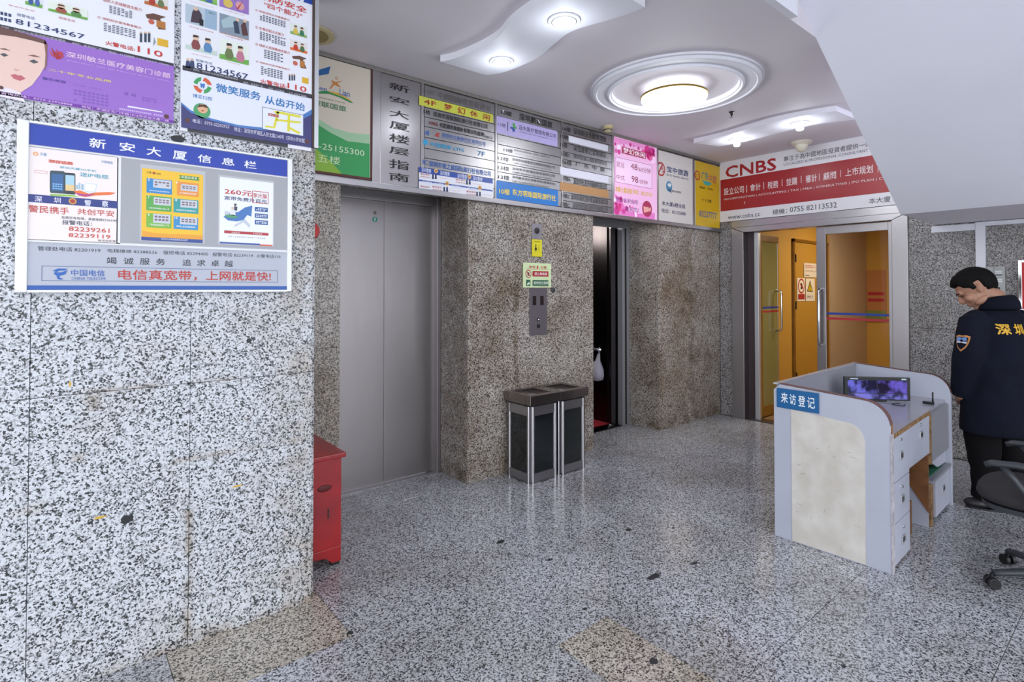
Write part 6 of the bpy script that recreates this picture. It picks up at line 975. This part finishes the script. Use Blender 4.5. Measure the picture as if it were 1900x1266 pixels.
# jacket: long coat, sleeves and collar as one surface
J = MB()
J.loft([(.0, .0, .500, .235, .170, .85), (.0, .0, .52, .238, .172, .85), (0, .0, .70, .232, .165, .85), (0, -.005, .90, .222, .155, .85), (0, -.012, 1.05, .226, .160, .85), (0, -.02, 1.17, .228, .158, .85), (0, -.02, 1.235, .205, .140, .85), (0, -.012, 1.285, .150, .112, .9), (0, -.005, 1.325, .098, .092), (0, 0, 1.345, .082, .082)], 48)
for s_ in (-1, 1):
    P_ = arm_pts(s_); a, b2, c2 = P_
    J.tube([a+Vector((-s_*.05, 0, .03)), a+Vector((s_*.005, 0, .005)), a.lerp(b2, .35)+Vector((s_*.012, -.01, 0)), a.lerp(b2, .75)+Vector((s_*.008, -.012, 0)), b2, b2.lerp(c2, .5), c2], [.075, .090, .092, .084, .076, .068, .058], 20)
J.ell((0, -.10, 1.13), (.19, .078, .15)).ell((-.20, -.01, 1.235), (.085, .09, .055)).ell((.20, -.01, 1.235), (.085, .09, .055))
jk = J.build('jacket', M['navy'], man, local=True, remesh=0.010, sm=5, smooth=True)
from mathutils import noise as mnoise
for v in jk.data.vertices:
    p = v.co; q = mnoise.noise(Vector((p.x*9+p.z*3, p.y*9, p.z*5)))*.011 + mnoise.noise(Vector((p.x*22, p.y*22, p.z*10)))*.0022
    v.co = p + v.normal*q
cb = MB(); R1 = []
for (r, z, dy) in ((.094, 1.310, 0), (.090, 1.35, 0), (.083, 1.392, .004), (.090, 1.398, .004), (.105, 1.36, -.004), (.112, 1.325, -.006)):
    R1.append([cb.b.verts.new((-.01+r*math.cos(t), -.005+dy+r*1.02*math.sin(t), z + .022*(-math.sin(t))*(1 if z > 1.35 else .3))) for t in [2*PI*k/40 for k in range(40)]])
for A, B2 in zip(R1, R1[1:]+R1[:1]):
    for k in range(40): cb.b.faces.new((A[k], A[(k+1)%40], B2[(k+1)%40], B2[k]))
cb.build('collar', M['navy'], man, local=True, smooth=True)
T_ = MB()
for s_ in (-1, 1): T_.tube([(s_*.10, .0, .84), (s_*.105, .015, .60), (s_*.11, .03, .46), (s_*.115, .01, .28), (s_*.115, -.005, .13), (s_*.115, .0, .06)], [.115, .108, .098, .086, .080, .082], 20)
T_.ell((0, 0, .86), (.17, .125, .10))
tr = T_.build('trousers', M['trouser'], man, local=True, remesh=0.012, sm=3, smooth=True)
for v in tr.data.vertices: v.co += v.normal*mnoise.noise(Vector((v.co.x*12, v.co.y*12, v.co.z*14)))*.008
for s_, rot_, oy in ((-1, 56, -.05), (1, 10, .0)):
    R3 = Matrix.Rotation(math.radians(rot_), 3, 'Z'); c0 = Vector((s_*.115 + (.02 if s_ < 0 else 0), oy, 0))
    def SP(x, y, z): return c0 + R3 @ Vector((x, y, z))
    sh = MB()
    sh.ell(SP(0, -.055, .045), (.040, .052, .045), R3).ell(SP(0, .02, .042), (.042, .08, .042), R3).ell(SP(0, .105, .034), (.046, .075, .034), R3).ell(SP(0, -.03, .075), (.036, .045, .04), R3)
    so = sh.build('shoe', M['shoe'], man, local=True, remesh=0.005, sm=3, smooth=True)
    ol_ = [SP(.038*math.sin(t) * (1.15 if math.cos(t) > 0 else .95), .022+.145*math.cos(t), 0.0) for t in [2*PI*k/28 for k in range(28)]]
    MB().prism(ol_, (0, 0, .012)).build('sole', M['black'], so, local=True)
# lettering on the back and the sleeve badge, laid on the jacket surface
from mathutils.bvhtree import BVHTree
tree = BVHTree.FromPolygons([v.co for v in jk.data.vertices], [tuple(p.vertices) for p in jk.data.polygons])
def lay(p, dirn, off=.0025):
    h = tree.ray_cast(p, dirn); return (h[0] + h[1]*off) if h[0] else p
def lay_smooth(p, off):
    ys = []
    for dx in (-.02, -.01, 0, .01, .02):
        for dz in (-.015, 0, .015):
            h = tree.ray_cast(p + Vector((dx, 0, dz)), Vector((0, 1, 0)))
            if h[0]: ys.append(h[0].y)
    h = tree.ray_cast(p, Vector((0, 1, 0))); y = sum(ys)/len(ys)
    return Vector((p.x, min(y, h[0].y if h[0] else y) - .003 - off, p.z))
V, F = [], []
for i, c_ in enumerate('深圳保安'):
    vs, fs = TXT[(c_, 'b')]; w, hgt = .062, .066; x0 = -.176 + i*.086; tilt = .0
    for kk, (sx, sy) in enumerate(((0, 0), (.003, 0), (0, .003), (.003, .003))):
        base = len(V)
        for x, y in vs: V.append(lay_smooth(Vector((x0+x*w+sx, -.6, 1.165+y*hgt+sy)), kk*.0004))
        F += [[base+k for k in f] for f in fs]
me = bpy.data.meshes.new('back_lettering'); me.from_pydata([tuple(v) for v in V], [], F); me.materials.append(M['gold_thread'])
bl = bpy.data.objects.new('back_lettering', me); C.objects.link(bl); bl.parent = man
def shield(s, n=10):
    top = [(-.5, .42), (-.25, .5), (0, .46), (.25, .5), (.5, .42)]; side = [(.5-.04*k*k*.25, .42-.13*k) for k in range(1, 5)]
    pts = top + [(.48, .2), (.44, -.05), (.32, -.3), (.12, -.47), (0, -.55), (-.12, -.47), (-.32, -.3), (-.44, -.05), (-.48, .2)]
    return [(x*s, y*s) for x, y in pts]
def badge(s, off, m, zoff=0, clip=None):
    V = []; 
    pts = shield(s)
    if clip: pts = clip
    vs = [lay(Vector((-.6, -.035 - x*.78, 1.105 + zoff + y*1.05)), Vector((1, 0, 0)), off) for x, y in pts]
    ctr = sum(vs, Vector())/len(vs) + Vector((-.002, 0, 0)); me = bpy.data.meshes.new('sleeve_badge'); n = len(vs)
    me.from_pydata([tuple(v) for v in vs] + [tuple(ctr)], [], [[i, (i+1) % n, n] for i in range(n)]); me.materials.append(m)
    return me
o_ = bpy.data.objects.new('sleeve_badge', badge(.098, .004, M['orange_thread'])); C.objects.link(o_); o_.parent = man
for nm, s, off, m_, cl_ in (('badge_field', .078, .0075, M['navy'], None), ('badge_stripe', 0, .010, mat('badge_blue', '6a8cc8', .6), [(-.034, .012), (-.030, .036), (.030, .036), (.034, .012)]), ('badge_stripe', 0, .010, mat('badge_white', 'c8d0dc', .6), [(-.034, .0), (-.034, .010), (.034, .006), (.034, -.004)])):
    q = bpy.data.objects.new(nm, badge(s, off, m_, 0, cl_)); C.objects.link(q); q.parent = o_
